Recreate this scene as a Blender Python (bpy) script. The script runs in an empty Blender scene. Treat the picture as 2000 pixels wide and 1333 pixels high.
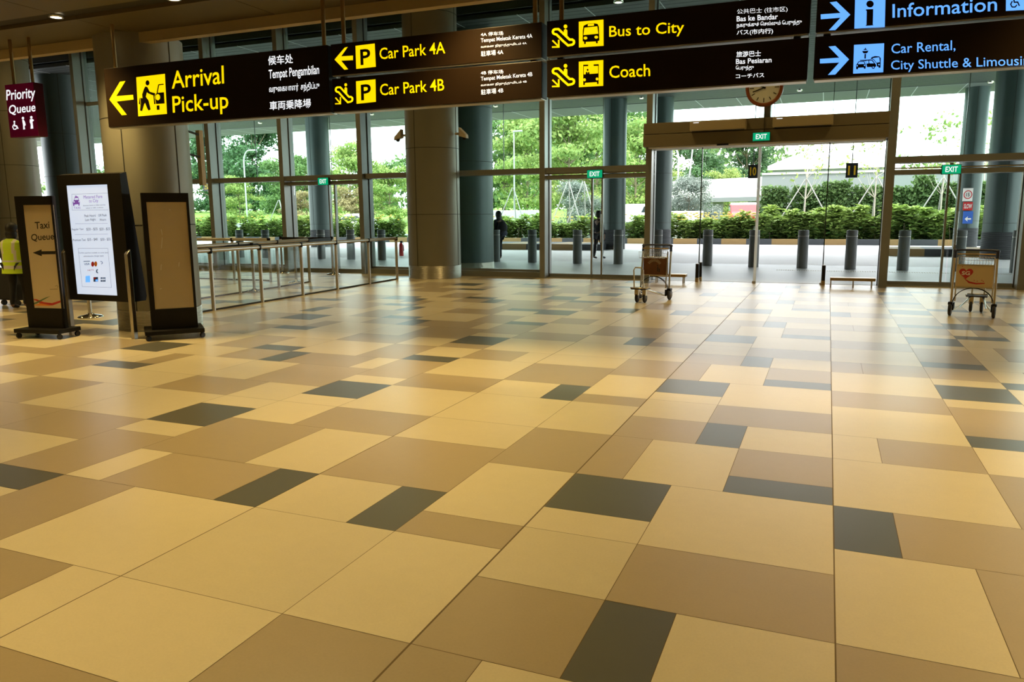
import bpy, math, random
import numpy as np
from mathutils import Vector, Matrix

# ------------------------------------------------------------------ camera, world, sun, exposure
random.seed(7)
SC = bpy.context.scene
COL = SC.collection
F_PX, CAM_Z = 1494.93, 1.5975
_p, _y, _r = (math.radians(a) for a in (9.354, 22.103, -0.4545))
_fw = np.array([-math.sin(_y) * math.cos(_p), math.cos(_y) * math.cos(_p), -math.sin(_p)])
_ri = np.array([math.cos(_y), math.sin(_y), 0.0])
_up = np.cross(_ri, _fw)
_R0 = math.cos(_r) * _ri + math.sin(_r) * _up
_R1 = -math.sin(_r) * _ri + math.cos(_r) * _up
cam_data = bpy.data.cameras.new('camera')
cam_data.sensor_width = 36.0
cam_data.lens = F_PX / 2000 * 36.0
cam_data.clip_end = 600
cam_data.clip_start = 0.05
cam = bpy.data.objects.new('camera', cam_data)
COL.objects.link(cam)
cam.matrix_world = Matrix(((_R0[0], _R1[0], -_fw[0], 0), (_R0[1], _R1[1], -_fw[1], 0),
                           (_R0[2], _R1[2], -_fw[2], CAM_Z), (0, 0, 0, 1)))
SC.camera = cam

world = bpy.data.worlds.new('overcast_sky')
SC.world = world
world.use_nodes = True
wn = world.node_tree.nodes
wn.clear()
w_out = wn.new('ShaderNodeOutputWorld')
w_bg = wn.new('ShaderNodeBackground')
w_bg.inputs[0].default_value = (0.93, 0.97, 1.0, 1)
w_bg.inputs[1].default_value = 6.6
world.node_tree.links.new(w_bg.outputs[0], w_out.inputs[0])

sun_d = bpy.data.lights.new('sun', 'SUN')
sun_d.energy = 4.0
sun_d.angle = math.radians(8)
sun_d.color = (1, 0.97, 0.9)
sun = bpy.data.objects.new('sun', sun_d)
COL.objects.link(sun)
sun.rotation_euler = (math.radians(28), math.radians(22), 0)

SC.view_settings.view_transform = 'Standard'
SC.view_settings.look = 'None'
SC.view_settings.exposure = 0.0
SC.view_settings.gamma = 1.0
SC.view_settings.use_curve_mapping = False
SC.cycles.use_denoising = True
SC.cycles.max_bounces = 10
SC.cycles.transparent_max_bounces = 24
SC.cycles.sample_clamp_indirect = 8.0

WARM = (1.0, 0.71, 0.27)
HALL_W, ATRIUM_W = 560.0, 720.0


def spot(loc, watts, ang=112, blend=0.85, rad=0.12, col=WARM):
    d = bpy.data.lights.new('downlight_lamp', 'SPOT')
    d.energy, d.spot_size, d.spot_blend, d.shadow_soft_size, d.color = watts, math.radians(ang), blend, rad, col
    o = bpy.data.objects.new('downlight_lamp', d)
    o.location = loc
    COL.objects.link(o)
    return o


for yy in (7.15, 4.0, -0.6):
    for xx in (-14.5, -8.95, -3.4, 2.2):
        spot((xx, yy, 4.0), HALL_W * (1.25 if yy < 0 else 1.0), rad=.25)
for yy in (10.5, 15.5):
    for xx in (-21, -13, -5, 3):
        spot((xx, yy, 8.8), ATRIUM_W, ang=110, rad=.3)


# ------------------------------------------------------------------ positions read off the photograph (pixels of the 2000 x 1333 frame)
def ray(px, py):
    return (px - 1000) / F_PX * _R0 + (666.5 - py) / F_PX * _R1 + _fw


def at_z(px, py, z=0.0):
    d = ray(px, py)
    return Vector(d * ((z - CAM_Z) / d[2])) + Vector((0, 0, CAM_Z))


def at_y(px, py, Y):
    d = ray(px, py)
    return Vector(d * (Y / d[1])) + Vector((0, 0, CAM_Z))


# ------------------------------------------------------------------ materials
def mat(name, col, rough=0.5, metal=0.0, spec=0.5, var=0.0, scale=6.0, bump=0.0, emit=None, estr=1.0, stretch=None):
    m = bpy.data.materials.new(name)
    m.use_nodes = True
    nt = m.node_tree
    b = nt.nodes['Principled BSDF']
    b.inputs['Base Color'].default_value = (*col, 1)
    b.inputs['Roughness'].default_value = rough
    b.inputs['Metallic'].default_value = metal
    b.inputs['Specular IOR Level'].default_value = spec
    if emit:
        b.inputs['Emission Color'].default_value = (*emit, 1)
        b.inputs['Emission Strength'].default_value = estr
    if var or bump:
        tc = nt.nodes.new('ShaderNodeTexCoord')
        nz = nt.nodes.new('ShaderNodeTexNoise')
        nz.inputs['Scale'].default_value = scale
        nz.inputs['Detail'].default_value = 5
        if stretch:
            mp = nt.nodes.new('ShaderNodeMapping')
            mp.inputs['Scale'].default_value = stretch
            nt.links.new(tc.outputs['Object'], mp.inputs[0])
            nt.links.new(mp.outputs[0], nz.inputs['Vector'])
        else:
            nt.links.new(tc.outputs['Object'], nz.inputs['Vector'])
        if var:
            mx = nt.nodes.new('ShaderNodeMix')
            mx.data_type = 'RGBA'
            mx.inputs[6].default_value = (*[c * (1 - var) for c in col], 1)
            mx.inputs[7].default_value = (*[min(1, c * (1 + var)) for c in col], 1)
            nt.links.new(nz.outputs[0], mx.inputs[0])
            nt.links.new(mx.outputs[2], b.inputs['Base Color'])
        if bump:
            bp = nt.nodes.new('ShaderNodeBump')
            bp.inputs['Strength'].default_value = bump
            bp.inputs['Distance'].default_value = 0.02
            nt.links.new(nz.outputs[0], bp.inputs['Height'])
            nt.links.new(bp.outputs[0], b.inputs['Normal'])
    return m


def glass(name, tint, refl=1.0, rough=0.0):
    m = bpy.data.materials.new(name)
    m.use_nodes = True
    nt = m.node_tree
    nt.nodes.clear()
    o = nt.nodes.new('ShaderNodeOutputMaterial')
    tr = nt.nodes.new('ShaderNodeBsdfTransparent')
    tr.inputs[0].default_value = (*tint, 1)
    gl = nt.nodes.new('ShaderNodeBsdfGlossy')
    gl.inputs['Roughness'].default_value = rough
    fr = nt.nodes.new('ShaderNodeFresnel')
    fr.inputs[0].default_value = 1.35
    ml = nt.nodes.new('ShaderNodeMath')
    ml.operation = 'MULTIPLY'
    ml.inputs[1].default_value = refl
    mx = nt.nodes.new('ShaderNodeMixShader')
    nt.links.new(fr.outputs[0], ml.inputs[0])
    nt.links.new(ml.outputs[0], mx.inputs[0])
    nt.links.new(tr.outputs[0], mx.inputs[1])
    nt.links.new(gl.outputs[0], mx.inputs[2])
    nt.links.new(mx.outputs[0], o.inputs[0])
    return m


def emis(name, col, s):
    m = mat(name, col, rough=0.35, emit=col, estr=s)
    m.node_tree.nodes['Principled BSDF'].inputs['Base Color'].default_value = (col[0] * .4, col[1] * .4, col[2] * .4, 1)
    return m


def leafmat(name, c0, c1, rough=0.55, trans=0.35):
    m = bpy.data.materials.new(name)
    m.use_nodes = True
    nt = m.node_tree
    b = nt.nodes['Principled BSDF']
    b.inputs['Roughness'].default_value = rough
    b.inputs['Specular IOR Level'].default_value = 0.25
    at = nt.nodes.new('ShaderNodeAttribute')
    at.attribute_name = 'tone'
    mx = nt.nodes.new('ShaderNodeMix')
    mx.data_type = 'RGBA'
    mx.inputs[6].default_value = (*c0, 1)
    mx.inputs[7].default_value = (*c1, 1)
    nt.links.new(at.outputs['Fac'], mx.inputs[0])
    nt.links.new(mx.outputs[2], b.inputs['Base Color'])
    tl = nt.nodes.new('ShaderNodeBsdfTranslucent')
    nt.links.new(mx.outputs[2], tl.inputs[0])
    ms = nt.nodes.new('ShaderNodeMixShader')
    ms.inputs[0].default_value = trans
    nt.links.new(b.outputs[0], ms.inputs[1])
    nt.links.new(tl.outputs[0], ms.inputs[2])
    nt.links.new(ms.outputs[0], nt.nodes['Material Output'].inputs[0])
    return m


def tilemat(name, col):
    m = mat(name, col, rough=0.33, spec=0.88)
    nt = m.node_tree
    b = nt.nodes['Principled BSDF']
    tc = nt.nodes.new('ShaderNodeTexCoord')
    n1 = nt.nodes.new('ShaderNodeTexNoise')
    n1.inputs['Scale'].default_value = 2.2
    n1.inputs['Detail'].default_value = 6
    n2 = nt.nodes.new('ShaderNodeTexNoise')
    n2.inputs['Scale'].default_value = 90
    n2.inputs['Detail'].default_value = 3
    n3 = nt.nodes.new('ShaderNodeTexNoise')
    n3.inputs['Scale'].default_value = 14
    n3.inputs['Detail'].default_value = 4
    at = nt.nodes.new('ShaderNodeAttribute')
    at.attribute_name = 'tone'
    for n in (n1, n2, n3):
        nt.links.new(tc.outputs['Object'], n.inputs['Vector'])
    a1 = nt.nodes.new('ShaderNodeMath'); a1.operation = 'MULTIPLY_ADD'
    nt.links.new(n1.outputs[0], a1.inputs[0]); a1.inputs[1].default_value = 0.10; a1.inputs[2].default_value = 0.80
    a2 = nt.nodes.new('ShaderNodeMath'); a2.operation = 'MULTIPLY_ADD'
    nt.links.new(n2.outputs[0], a2.inputs[0]); a2.inputs[1].default_value = 0.14
    nt.links.new(a1.outputs[0], a2.inputs[2])
    a4 = nt.nodes.new('ShaderNodeMath'); a4.operation = 'MULTIPLY_ADD'
    nt.links.new(n3.outputs[0], a4.inputs[0]); a4.inputs[1].default_value = 0.07
    nt.links.new(a2.outputs[0], a4.inputs[2])
    a3 = nt.nodes.new('ShaderNodeMath'); a3.operation = 'MULTIPLY_ADD'
    nt.links.new(at.outputs['Fac'], a3.inputs[0]); a3.inputs[1].default_value = 0.10
    nt.links.new(a4.outputs[0], a3.inputs[2])
    mx = nt.nodes.new('ShaderNodeMix')
    mx.data_type = 'RGBA'
    mx.blend_type = 'MULTIPLY'
    mx.inputs[0].default_value = 1
    mx.inputs[6].default_value = (*col, 1)
    nt.links.new(a3.outputs[0], mx.inputs[7])
    nt.links.new(mx.outputs[2], b.inputs['Base Color'])
    return m


M = dict(
    cream=tilemat('cream_tile', (0.66, 0.57, 0.375)),
    tan=tilemat('tan_tile', (0.415, 0.33, 0.20)),
    dark=tilemat('charcoal_tile', (0.11, 0.107, 0.082)),
    grout=mat('grout', (0.17, 0.12, 0.06), 0.8),
    ceil=mat('ceiling_panel', (0.085, 0.064, 0.025), 0.6, var=.06, scale=1.5),
    slot=mat('ceiling_slot', (0.02, 0.017, 0.012), 0.8),
    fascia=mat('fascia', (0.42, 0.32, 0.17), 0.6),
    clad=mat('column_cladding', (0.24, 0.225, 0.175), 0.42, 0.35, var=.05, scale=2),
    cladgrey=mat('outdoor_column_cladding', (0.06, 0.085, 0.077), 0.42, 0.3, var=.06, scale=2),
    seam=mat('panel_seam', (0.03, 0.028, 0.022), 0.8),
    steel=mat('brushed_steel', (0.60, 0.57, 0.50), 0.3, 1.0, var=.06, scale=30, stretch=(1, 1, .05)),
    chrome=mat('polished_steel', (0.75, 0.73, 0.69), 0.14, 1.0),
    tube=mat('satin_tube', (0.60, 0.57, 0.50), 0.36, 0.7),
    bronze=mat('bronze_tube', (0.42, 0.29, 0.13), 0.3, 0.9),
    frame=mat('facade_aluminium', (0.30, 0.305, 0.285), 0.38, 0.5, var=.03, scale=3),
    header=mat('portal_header', (0.20, 0.165, 0.10), 0.5, 0.2, var=.04, scale=2),
    beige=mat('beige_unit', (0.42, 0.34, 0.2), 0.5),
    signface=mat('sign_face', (0.012, 0.0065, 0.003), 0.35, spec=.18),
    signedge=mat('sign_edge', (0.55, 0.53, 0.47), 0.35, 0.8),
    yellow=emis('lit_yellow', (1.0, 0.72, 0.0), 1.05),
    white=emis('lit_white', (0.93, 0.96, 1.0), 1.0),
    blue=emis('lit_blue', (0.13, 0.40, 1.0), 1.15),
    black=mat('matt_black', (0.009, 0.008, 0.006), 0.5, spec=.25),
    blackg=mat('black_casing', (0.011, 0.009, 0.006), 0.45, spec=.2, var=.1, scale=4),
    maroon=mat('maroon_box', (0.10, 0.002, 0.022), 0.5, spec=.2, emit=(0.2, 0.0, 0.035), estr=0.12),
    maroonside=mat('maroon_side', (0.06, 0.002, 0.014), 0.5, spec=.2),
    exit=emis('lit_green', (0.0, 0.42, 0.19), 0.85),
    exitcase=mat('exit_case', (0.02, 0.12, 0.07), 0.5),
    poster=mat('poster_paper', (0.63, 0.52, 0.34), 0.3, var=.07, scale=3),
    screen=mat('lit_screen', (.3, .3, .3), 0.2, emit=(0.68, 0.80, 0.99), estr=0.80),
    acrylic=glass('clear_acrylic', (0.985, 0.985, 0.985), 0.06, 0.02),
    facade_glass=glass('green_tinted_glass', (0.835, 0.94, 0.905), 0.4),
    door_glass=glass('door_glass', (0.93, 0.985, 0.965), 0.45),
    clear_glass=glass('portal_glass', (0.99, 0.998, 0.995), 0.35),
    rail_glass=glass('barrier_glass', (0.95, 0.975, 0.965), 0.12),
    edge_glass=mat('glass_edge', (0.03, 0.05, 0.045), 0.2),
    bright_edge=leafmat('frosted_glass_edge', (0.95, 0.97, 0.97), (0.95, 0.97, 0.97), 0.3, 0.6),
    plaza=mat('plaza_paving', (0.66, 0.69, 0.71), 0.45, var=.08, scale=1.2),
    road=mat('pale_road', (0.88, 0.86, 0.86), 0.6, var=.06, scale=.7),
    stripe=mat('kerb_brown', (0.30, 0.19, 0.07), 0.7),
    kerbdark=mat('kerb_black', (0.05, 0.055, 0.06), 0.7),
    concrete=mat('pale_concrete', (0.145, 0.16, 0.168), 0.8, var=.05, scale=.6),
    whitewall=mat('white_concrete', (0.55, 0.56, 0.57), 0.8),
    soffit=mat('soffit_panel', (0.052, 0.057, 0.053), 0.6, var=.06, scale=1),
    soffit_edge=mat('soffit_rim', (0.13, 0.14, 0.13), 0.6),
    bollard=mat('granite_bollard', (0.15, 0.16, 0.155), 0.6, var=.22, scale=25),
    rubber=mat('black_rubber', (0.02, 0.02, 0.022), 0.6),
    hub=mat('wheel_hub', (0.16, 0.12, 0.07), 0.5),
    navy=mat('navy_plastic', (0.02, 0.028, 0.075), 0.4),
    gold=mat('brassy_steel', (0.63, 0.54, 0.36), 0.3, 0.85),
    red=mat('red_paint', (0.55, 0.02, 0.02), 0.35),
    heart=mat('heart_red', (0.52, 0.03, 0.03), 0.5),
    adbrown=mat('brown_advert', (0.15, 0.055, 0.02), 0.5, var=.55, scale=9),
    adtan=mat('tan_advert', (0.66, 0.50, 0.28), 0.5, var=.04, scale=5),
    paper_white=mat('white_print', (0.85, 0.83, 0.78), 0.6),
    ink=mat('dark_print', (0.02, 0.018, 0.014), 0.6),
    purple=mat('purple_print', (0.16, 0.05, 0.35), 0.5, emit=(0.2, 0.09, 0.45), estr=0.55),
    greyprint=mat('grey_print', (0.08, 0.1, 0.13), 0.5, emit=(0.2, 0.25, 0.33), estr=0.12),
    orange=mat('orange_print', (0.75, 0.24, 0.03), 0.5),
    greenprint=mat('green_print', (0.13, 0.2, 0.1), 0.6),
    wood=mat('clock_wood', (0.33, 0.09, 0.025), 0.35, var=.15, scale=12),
    dial=mat('clock_dial', (0.93, 0.94, 0.88), 0.5),
    camwhite=mat('camera_shell', (0.50, 0.44, 0.34), 0.45),
    hivis=mat('hi_vis_yellow', (0.52, 0.72, 0.02), 0.7, emit=(0.4, 0.6, 0.0), estr=0.0),
    reflect=mat('reflective_tape', (0.62, 0.6, 0.52), 0.4),
    shirt=mat('grey_blue_shirt', (0.05, 0.055, 0.085), 0.85),
    darkcloth=mat('black_cloth', (0.012, 0.012, 0.014), 0.9),
    skin=mat('brown_skin', (0.22, 0.115, 0.065), 0.55),
    hair=mat('black_hair', (0.008, 0.007, 0.007), 0.55),
    bark=mat('bark', (0.19, 0.15, 0.10), 0.9, var=.25, scale=8),
    palebark=mat('pale_bark', (0.48, 0.44, 0.36), 0.9, var=.15, scale=8),
    stake=mat('pale_stake', (0.30, 0.30, 0.28), 0.7),
    lamp_grey=mat('lamp_post_paint', (0.33, 0.35, 0.355), 0.5),
    lawn=mat('lawn', (0.16, 0.28, 0.03), 0.9, var=.2, scale=.8),
    soil=mat('soil', (0.10, 0.07, 0.045), 0.95, var=.2, scale=3),
    slat=mat('grey_slats', (0.045, 0.048, 0.05), 0.7),
    carwhite=mat('white_car_paint', (0.85, 0.86, 0.87), 0.25),
    carglass=mat('car_window', (0.03, 0.04, 0.045), 0.1),
    plate=mat('black_plate', (0.012, 0.014, 0.018), 0.4),
    yellowpaint=mat('yellow_numeral', (0.9, 0.55, 0.02), 0.5),
    signblue=mat('blue_sign', (0.03, 0.12, 0.5), 0.5),
    lampglow=emis('downlight_glow', (1.0, 0.86, 0.6), 9.0),
    leaf_mid=leafmat('mid_green_leaf', (0.061, 0.125, 0.039), (0.170, 0.268, 0.085)),  # tree leaf colours have distance haze mixed in as a duller green
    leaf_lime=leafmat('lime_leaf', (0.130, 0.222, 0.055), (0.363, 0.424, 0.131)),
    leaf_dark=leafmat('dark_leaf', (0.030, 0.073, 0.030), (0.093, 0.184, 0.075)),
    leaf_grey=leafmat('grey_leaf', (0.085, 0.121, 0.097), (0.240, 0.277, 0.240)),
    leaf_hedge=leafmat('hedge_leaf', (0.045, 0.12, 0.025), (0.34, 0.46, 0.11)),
    leaf_rust=leafmat('rusty_leaf', (0.120, 0.101, 0.046), (0.315, 0.272, 0.120)),
    petal=mat('yellow_petals', (0.62, 0.47, 0.08), 0.6),
)


# ------------------------------------------------------------------ mesh building
class MB:
    def __init__(s):
        s.v, s.f, s.m, s.sm = [], [], [], []

    def add(s, vs, fs, mi=0, smooth=False):
        o = len(s.v)
        s.v += [tuple(v) for v in vs]
        for f in fs:
            s.f.append(tuple(i + o for i in f))
            s.m.append(mi)
            s.sm.append(smooth)
        return s

    def box(s, lo, hi, mi=0, rot=None, about=None):
        x0, y0, z0 = lo
        x1, y1, z1 = hi
        vs = [Vector(p) for p in ((x0, y0, z0), (x1, y0, z0), (x1, y1, z0), (x0, y1, z0), (x0, y0, z1), (x1, y0, z1), (x1, y1, z1), (x0, y1, z1))]
        if rot is not None:
            c = Vector(about) if about else (Vector(lo) + Vector(hi)) / 2
            vs = [rot @ (v - c) + c for v in vs]
        return s.add(vs, [(0, 3, 2, 1), (4, 5, 6, 7), (0, 1, 5, 4), (1, 2, 6, 5), (2, 3, 7, 6), (3, 0, 4, 7)], mi)

    def prism(s, pts, d, mi=0):
        """polygon pts (3-D, planar) pushed by the vector d"""
        n = len(pts)
        d = Vector(d)
        vs = [Vector(p) for p in pts] + [Vector(p) + d for p in pts]
        fs = [tuple(range(n))[::-1], tuple(range(n, 2 * n))] + [(i, (i + 1) % n, n + (i + 1) % n, n + i) for i in range(n)]
        return s.add(vs, fs, mi)

    def cyl(s, a, b, r0, r1=None, n=16, mi=0, caps=True):
        r1 = r0 if r1 is None else r1
        a, b = Vector(a), Vector(b)
        t = (b - a).normalized()
        u = t.orthogonal().normalized()
        w = t.cross(u)
        vs = []
        for c, r in ((a, r0), (b, r1)):
            for k in range(n):
                g = 2 * math.pi * k / n
                vs.append(c + u * (r * math.cos(g)) + w * (r * math.sin(g)))
        s.add(vs, [(k, (k + 1) % n, n + (k + 1) % n, n + k) for k in range(n)], mi, True)
        if caps:
            s.add(vs[:n], [tuple(range(n))[::-1]], mi)
            s.add(vs[n:], [tuple(range(n))], mi)
        return s

    def tube(s, path, r, n=10, mi=0, closed=False):
        P = [Vector(p) for p in path]
        m = len(P)
        rad = r if isinstance(r, (list, tuple)) else [r] * m
        tang = []
        for i in range(m):
            a = P[i - 1] if (i > 0 or closed) else P[i]
            b = P[(i + 1) % m] if (i < m - 1 or closed) else P[i]
            tang.append((b - a).normalized())
        u = tang[0].orthogonal().normalized()
        vs = []
        for i in range(m):
            u = (u - tang[i] * u.dot(tang[i])).normalized()
            w = tang[i].cross(u)
            for k in range(n):
                g = 2 * math.pi * k / n
                vs.append(P[i] + u * (rad[i] * math.cos(g)) + w * (rad[i] * math.sin(g)))
        fs = []
        for i in range(m if closed else m - 1):
            j = (i + 1) % m
            fs += [(i * n + k, i * n + (k + 1) % n, j * n + (k + 1) % n, j * n + k) for k in range(n)]
        s.add(vs, fs, mi, True)
        if not closed:
            s.add(vs[:n], [tuple(range(n))[::-1]], mi)
            s.add(vs[-n:], [tuple(range(n))], mi)
        return s

    def lathe(s, prof, c=(0, 0, 0), n=48, mi=0, axis='z'):
        vs = []
        for r, z in prof:
            for k in range(n):
                g = 2 * math.pi * k / n
                p = (r * math.cos(g), r * math.sin(g), z)
                if axis == 'y':
                    p = (p[0], z, p[1])
                if axis == 'x':
                    p = (z, p[0], p[1])
                vs.append(Vector(p) + Vector(c))
        fs = [(i * n + k, i * n + (k + 1) % n, (i + 1) * n + (k + 1) % n, (i + 1) * n + k) for i in range(len(prof) - 1) for k in range(n)]
        return s.add(vs, fs, mi, True)

    def ball(s, c, r, mi=0, n=16, sc=(1, 1, 1)):
        prof = [(math.sin(math.pi * i / 10), -math.cos(math.pi * i / 10)) for i in range(11)]
        vs = []
        for a, z in prof:
            for k in range(n):
                g = 2 * math.pi * k / n
                vs.append(Vector((a * math.cos(g) * r * sc[0], a * math.sin(g) * r * sc[1], z * r * sc[2])) + Vector(c))
        fs = [(i * n + k, i * n + (k + 1) % n, (i + 1) * n + (k + 1) % n, (i + 1) * n + k) for i in range(10) for k in range(n)]
        return s.add(vs, fs, mi, True)

    def poly(s, pts, mi=0):
        return s.add(pts, [tuple(range(len(pts)))], mi)

    def xf(s, mtx):
        s.v = [tuple(mtx @ Vector(v)) for v in s.v]
        return s

    def build(s, name, mats, parent=None, origin=None, bevel=0.0, **tags):
        """ONE mesh object.  World coordinates go in; the object's origin is the parent's (or the given) origin."""
        o0 = Vector(origin) if origin is not None else (Vector(parent['_o']) if parent is not None and '_o' in parent else Vector((0, 0, 0)))
        me = bpy.data.meshes.new(name)
        me.from_pydata([tuple(Vector(v) - o0) for v in s.v], [], s.f)
        for mm in (mats if isinstance(mats, (list, tuple)) else [mats]):
            me.materials.append(M[mm] if isinstance(mm, str) else mm)
        me.polygons.foreach_set('material_index', s.m)
        me.polygons.foreach_set('use_smooth', s.sm)
        me.update()
        o = bpy.data.objects.new(name, me)
        COL.objects.link(o)
        if parent is not None:
            o.parent = parent
            if '_o' in parent:
                o['_o'] = parent['_o']
        else:
            o.location = o0
            o['_o'] = tuple(o0)
        if bevel:
            b = o.modifiers.new('bevel', 'BEVEL')
            b.width = bevel
            b.segments = 2
            b.limit_method = 'ANGLE'
        for k, v in tags.items():
            o[k] = v
        return o


def thing(name, label, cat, loc, group=None, rotz=0.0):
    o = bpy.data.objects.new(name, None)
    o.empty_display_size = 0.1
    COL.objects.link(o)
    o.location = loc
    o.rotation_euler = (0, 0, rotz)
    o['_o'] = tuple(loc) if not rotz else (0, 0, 0)
    o['label'] = label
    o['category'] = cat
    if group:
        o['group'] = group
    return o


def tag(o, label, cat, group=None, kind=None):
    o['label'] = label
    o['category'] = cat
    if group:
        o['group'] = group
    if kind:
        o['kind'] = kind
    return o


def copy_tree(o, parent=None):
    c = o.copy()
    COL.objects.link(c)
    if parent is not None:
        c.parent = parent
    for ch in o.children:
        copy_tree(ch, c)
    return c


def text_geo(s, bold=0.0):
    c = bpy.data.curves.new('lettering', 'FONT')
    c.body = s
    c.size = 1
    c.offset = bold
    c.resolution_u = 3
    o = bpy.data.objects.new('lettering', c)
    COL.objects.link(o)
    dg = bpy.context.evaluated_depsgraph_get()
    dg.update()
    me = bpy.data.meshes.new_from_object(o.evaluated_get(dg))
    vs = [v.co.copy() for v in me.vertices]
    fs = [tuple(p.vertices) for p in me.polygons]
    bpy.data.objects.remove(o)
    bpy.data.curves.remove(c)
    bpy.data.meshes.remove(me)
    return vs, fs


def put_text(mb, s, A, B, C, mi=0, bold=0.0):
    """letters of s filling the parallelogram: A = bottom left of the ink, B = bottom right, C = top left"""
    vs, fs = text_geo(s, bold)
    x0, x1 = min(v.x for v in vs), max(v.x for v in vs)
    y0, y1 = min(v.y for v in vs), max(v.y for v in vs)
    A, B, C = Vector(A), Vector(B), Vector(C)
    mb.add([A + (B - A) * ((v.x - x0) / (x1 - x0)) + (C - A) * ((v.y - y0) / (y1 - y0)) for v in vs], fs, mi)
    return mb


# ------------------------------------------------------------------ floor: 300 mm tile grid laid in strips of five
def gx(i, j):
    u, w = i / 15, (j - 15) / 25
    return 0.137 + 4.4442 * u + 0.022 * w - 0.0488 * u * u * (1 if abs(u) < 2.4 else 2.4 / abs(u))


def gy(i, j):
    u, w = i / 15, (j - 15) / 25
    return 8.872 + 7.5184 * w - 0.0296 * u + 0.0786 * w * w


def build_floor():
    I0, I1, J0, J1 = -100, 46, -34, 47
    cell, nid, info = {}, [0], {}

    def put(c, i0, i1, j0, j1):
        nid[0] += 1
        info[nid[0]] = (c, random.random())
        for i in range(max(i0, I0), min(i1, I1)):
            for j in range(max(j0, J0), min(j1, J1)):
                cell[i, j] = nid[0]

    PZ = 'D0,2,8,10 D2,3,3,5 D3,5,0,1 T3,5,1,3 C3,5,3,5 C1,3,0,3 T0,1,0,3 T0,2,3,5 C0,2,5,7 C0,2,7,8 T2,5,5,7 C2,5,7,10'
    PY = 'C0,3,3,6 C0,2,6,8 D2,3,6,8 T0,3,8,11 C0,3,1,3 C3,5,3,6 T3,5,6,7 C3,5,7,10 T3,5,0,3'
    PX = 'C0,2,3,4 D0,2,4,6 C2,5,3,6 C0,2,6,7 T0,2,7,10 T2,5,6,8 C2,5,8,11 D0,2,10,11 C0,2,11,13 T2,4,11,13 C4,5,11,13'
    PW = 'D0,1,8,10 T1,4,8,10 C4,5,8,10 C0,3,0,3 T3,5,0,3 T0,3,3,5 C3,5,3,5 C0,2,5,8 T2,5,5,8'
    PV = 'D3,5,0,1 C3,5,1,3 C0,1,0,3 T1,3,0,3 C0,5,3,5 D0,2,5,6 C0,1,6,8 T1,2,6,8 C2,5,5,8 C0,3,8,10 T3,5,8,10'
    PU = 'D3,5,8,10 C3,5,6,8 T0,3,6,8 T0,3,8,10 C0,5,0,3 T2,5,3,6 C0,2,3,6'
    PB = 'C0,3,5,8 T0,3,8,10 C0,3,0,3 T0,1,3,5 T1,3,3,5 D3,5,5,6 T3,5,6,9 C3,5,9,10 D3,5,0,2 C3,5,2,3 T3,5,3,5'
    order = {-5: (PZ, 0), -10: (PY, 0), -15: (PX, 0), -20: (PW, 0), -25: (PV, 0), -30: (PU, 0), 0: (PB, 0), 5: (PV, -3), 10: (PW, 2), 15: (PY, 5), 20: (PX, 3), 25: (PZ, 4)}
    for k, i0 in enumerate(list(range(-100, -30, 5)) + list(range(30, 46, 5))):
        order[i0] = ([PY, PX, PW, PV, PZ, PU, PX][k % 7], [4, 7, 2, 5, 1, 3, 8][k % 7] + k // 7)
    for i0, (pat, off) in order.items():
        for per in range(-5, 6):
            for t in pat.split():
                a0, a1, b0, b1 = map(int, t[1:].split(','))
                put(t[0], i0 + a0, i0 + a1, b0 + off + 10 * per, b1 + off + 10 * per)
    for i in range(I0, -65):
        for j in range(J0, J1):
            if (i, j) not in cell:
                put('T', i, i + 1, j, j + 1)
    over = ('C-11,-10,-10,-7 T-13,-11,-10,-7 T-15,-13,-10,-7 C-13,-10,-7,-4 T-15,-13,-7,-4 C-15,-14,-4,-2 T-14,-11,-4,-2 D-11,-10,-4,-2 '
            'T-15,-12,-2,1 C-12,-10,-2,1 C-15,-13,1,3 T-13,-10,1,3 T-15,-13,13,14 D-11,-10,26,28 '
            'C-20,-17,-4,-2 T-17,-15,-4,-1 C-17,-15,-1,0 D-17,-15,0,2 C-17,-15,2,3 T-20,-17,-2,0 D-17,-15,-5,-4 C-17,-15,-7,-5 T-20,-17,-7,-4 '
            'C-22,-20,0,3 T-25,-22,0,3 T-25,-20,-2,0 C-25,-20,-4,-2 T-25,-20,-8,-4 '
            'D0,1,-2,0 T1,5,-2,0 C0,2,-5,-2 T2,5,-5,-2 T0,3,-7,-5 C0,1,3,5 T3,5,0,3 C3,5,3,5 D-17,-15,31,33 D-17,-15,25,26 '
            'D-23,-22,23,25 D-25,-24,27,29 D-28,-27,21,23 D-31,-29,26,27 D5,7,25,27 D-15,-13,34,36 D0,1,28,30')
    for t in over.split():
        a0, a1, b0, b1 = map(int, t[1:].split(','))
        put(t[0], a0, a1, b0, b1)
    vs, fs, ms, tone = [], [], [], []
    X = lambda i, j: gx(i, j)
    for (i, j), k in cell.items():
        c, t = info[k]

        def gap(ii):
            return 0.0045 if ii == -5 else 0.003 if ii in (0, -10) else 0.0016
        l = gap(i) if cell.get((i - 1, j)) != k else 0
        r = gap(i + 1) if cell.get((i + 1, j)) != k else 0
        b = 0.0016 if cell.get((i, j - 1)) != k else 0
        u = 0.0016 if cell.get((i, j + 1)) != k else 0
        o = len(vs)
        vs += [(X(i, j) + l, gy(i, j) + b, 0), (X(i + 1, j) - r, gy(i + 1, j) + b, 0),
               (X(i + 1, j + 1) - r, gy(i + 1, j + 1) - u, 0), (X(i, j + 1) + l, gy(i, j + 1) - u, 0)]
        fs.append((o, o + 1, o + 2, o + 3))
        ms.append({'C': 0, 'T': 1, 'D': 2}[c])
        tone.append(t)
    o = len(vs)
    x0, x1, y0, y1 = gx(I0, 15), gx(I1, 15), gy(0, J0), 18.75
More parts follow.
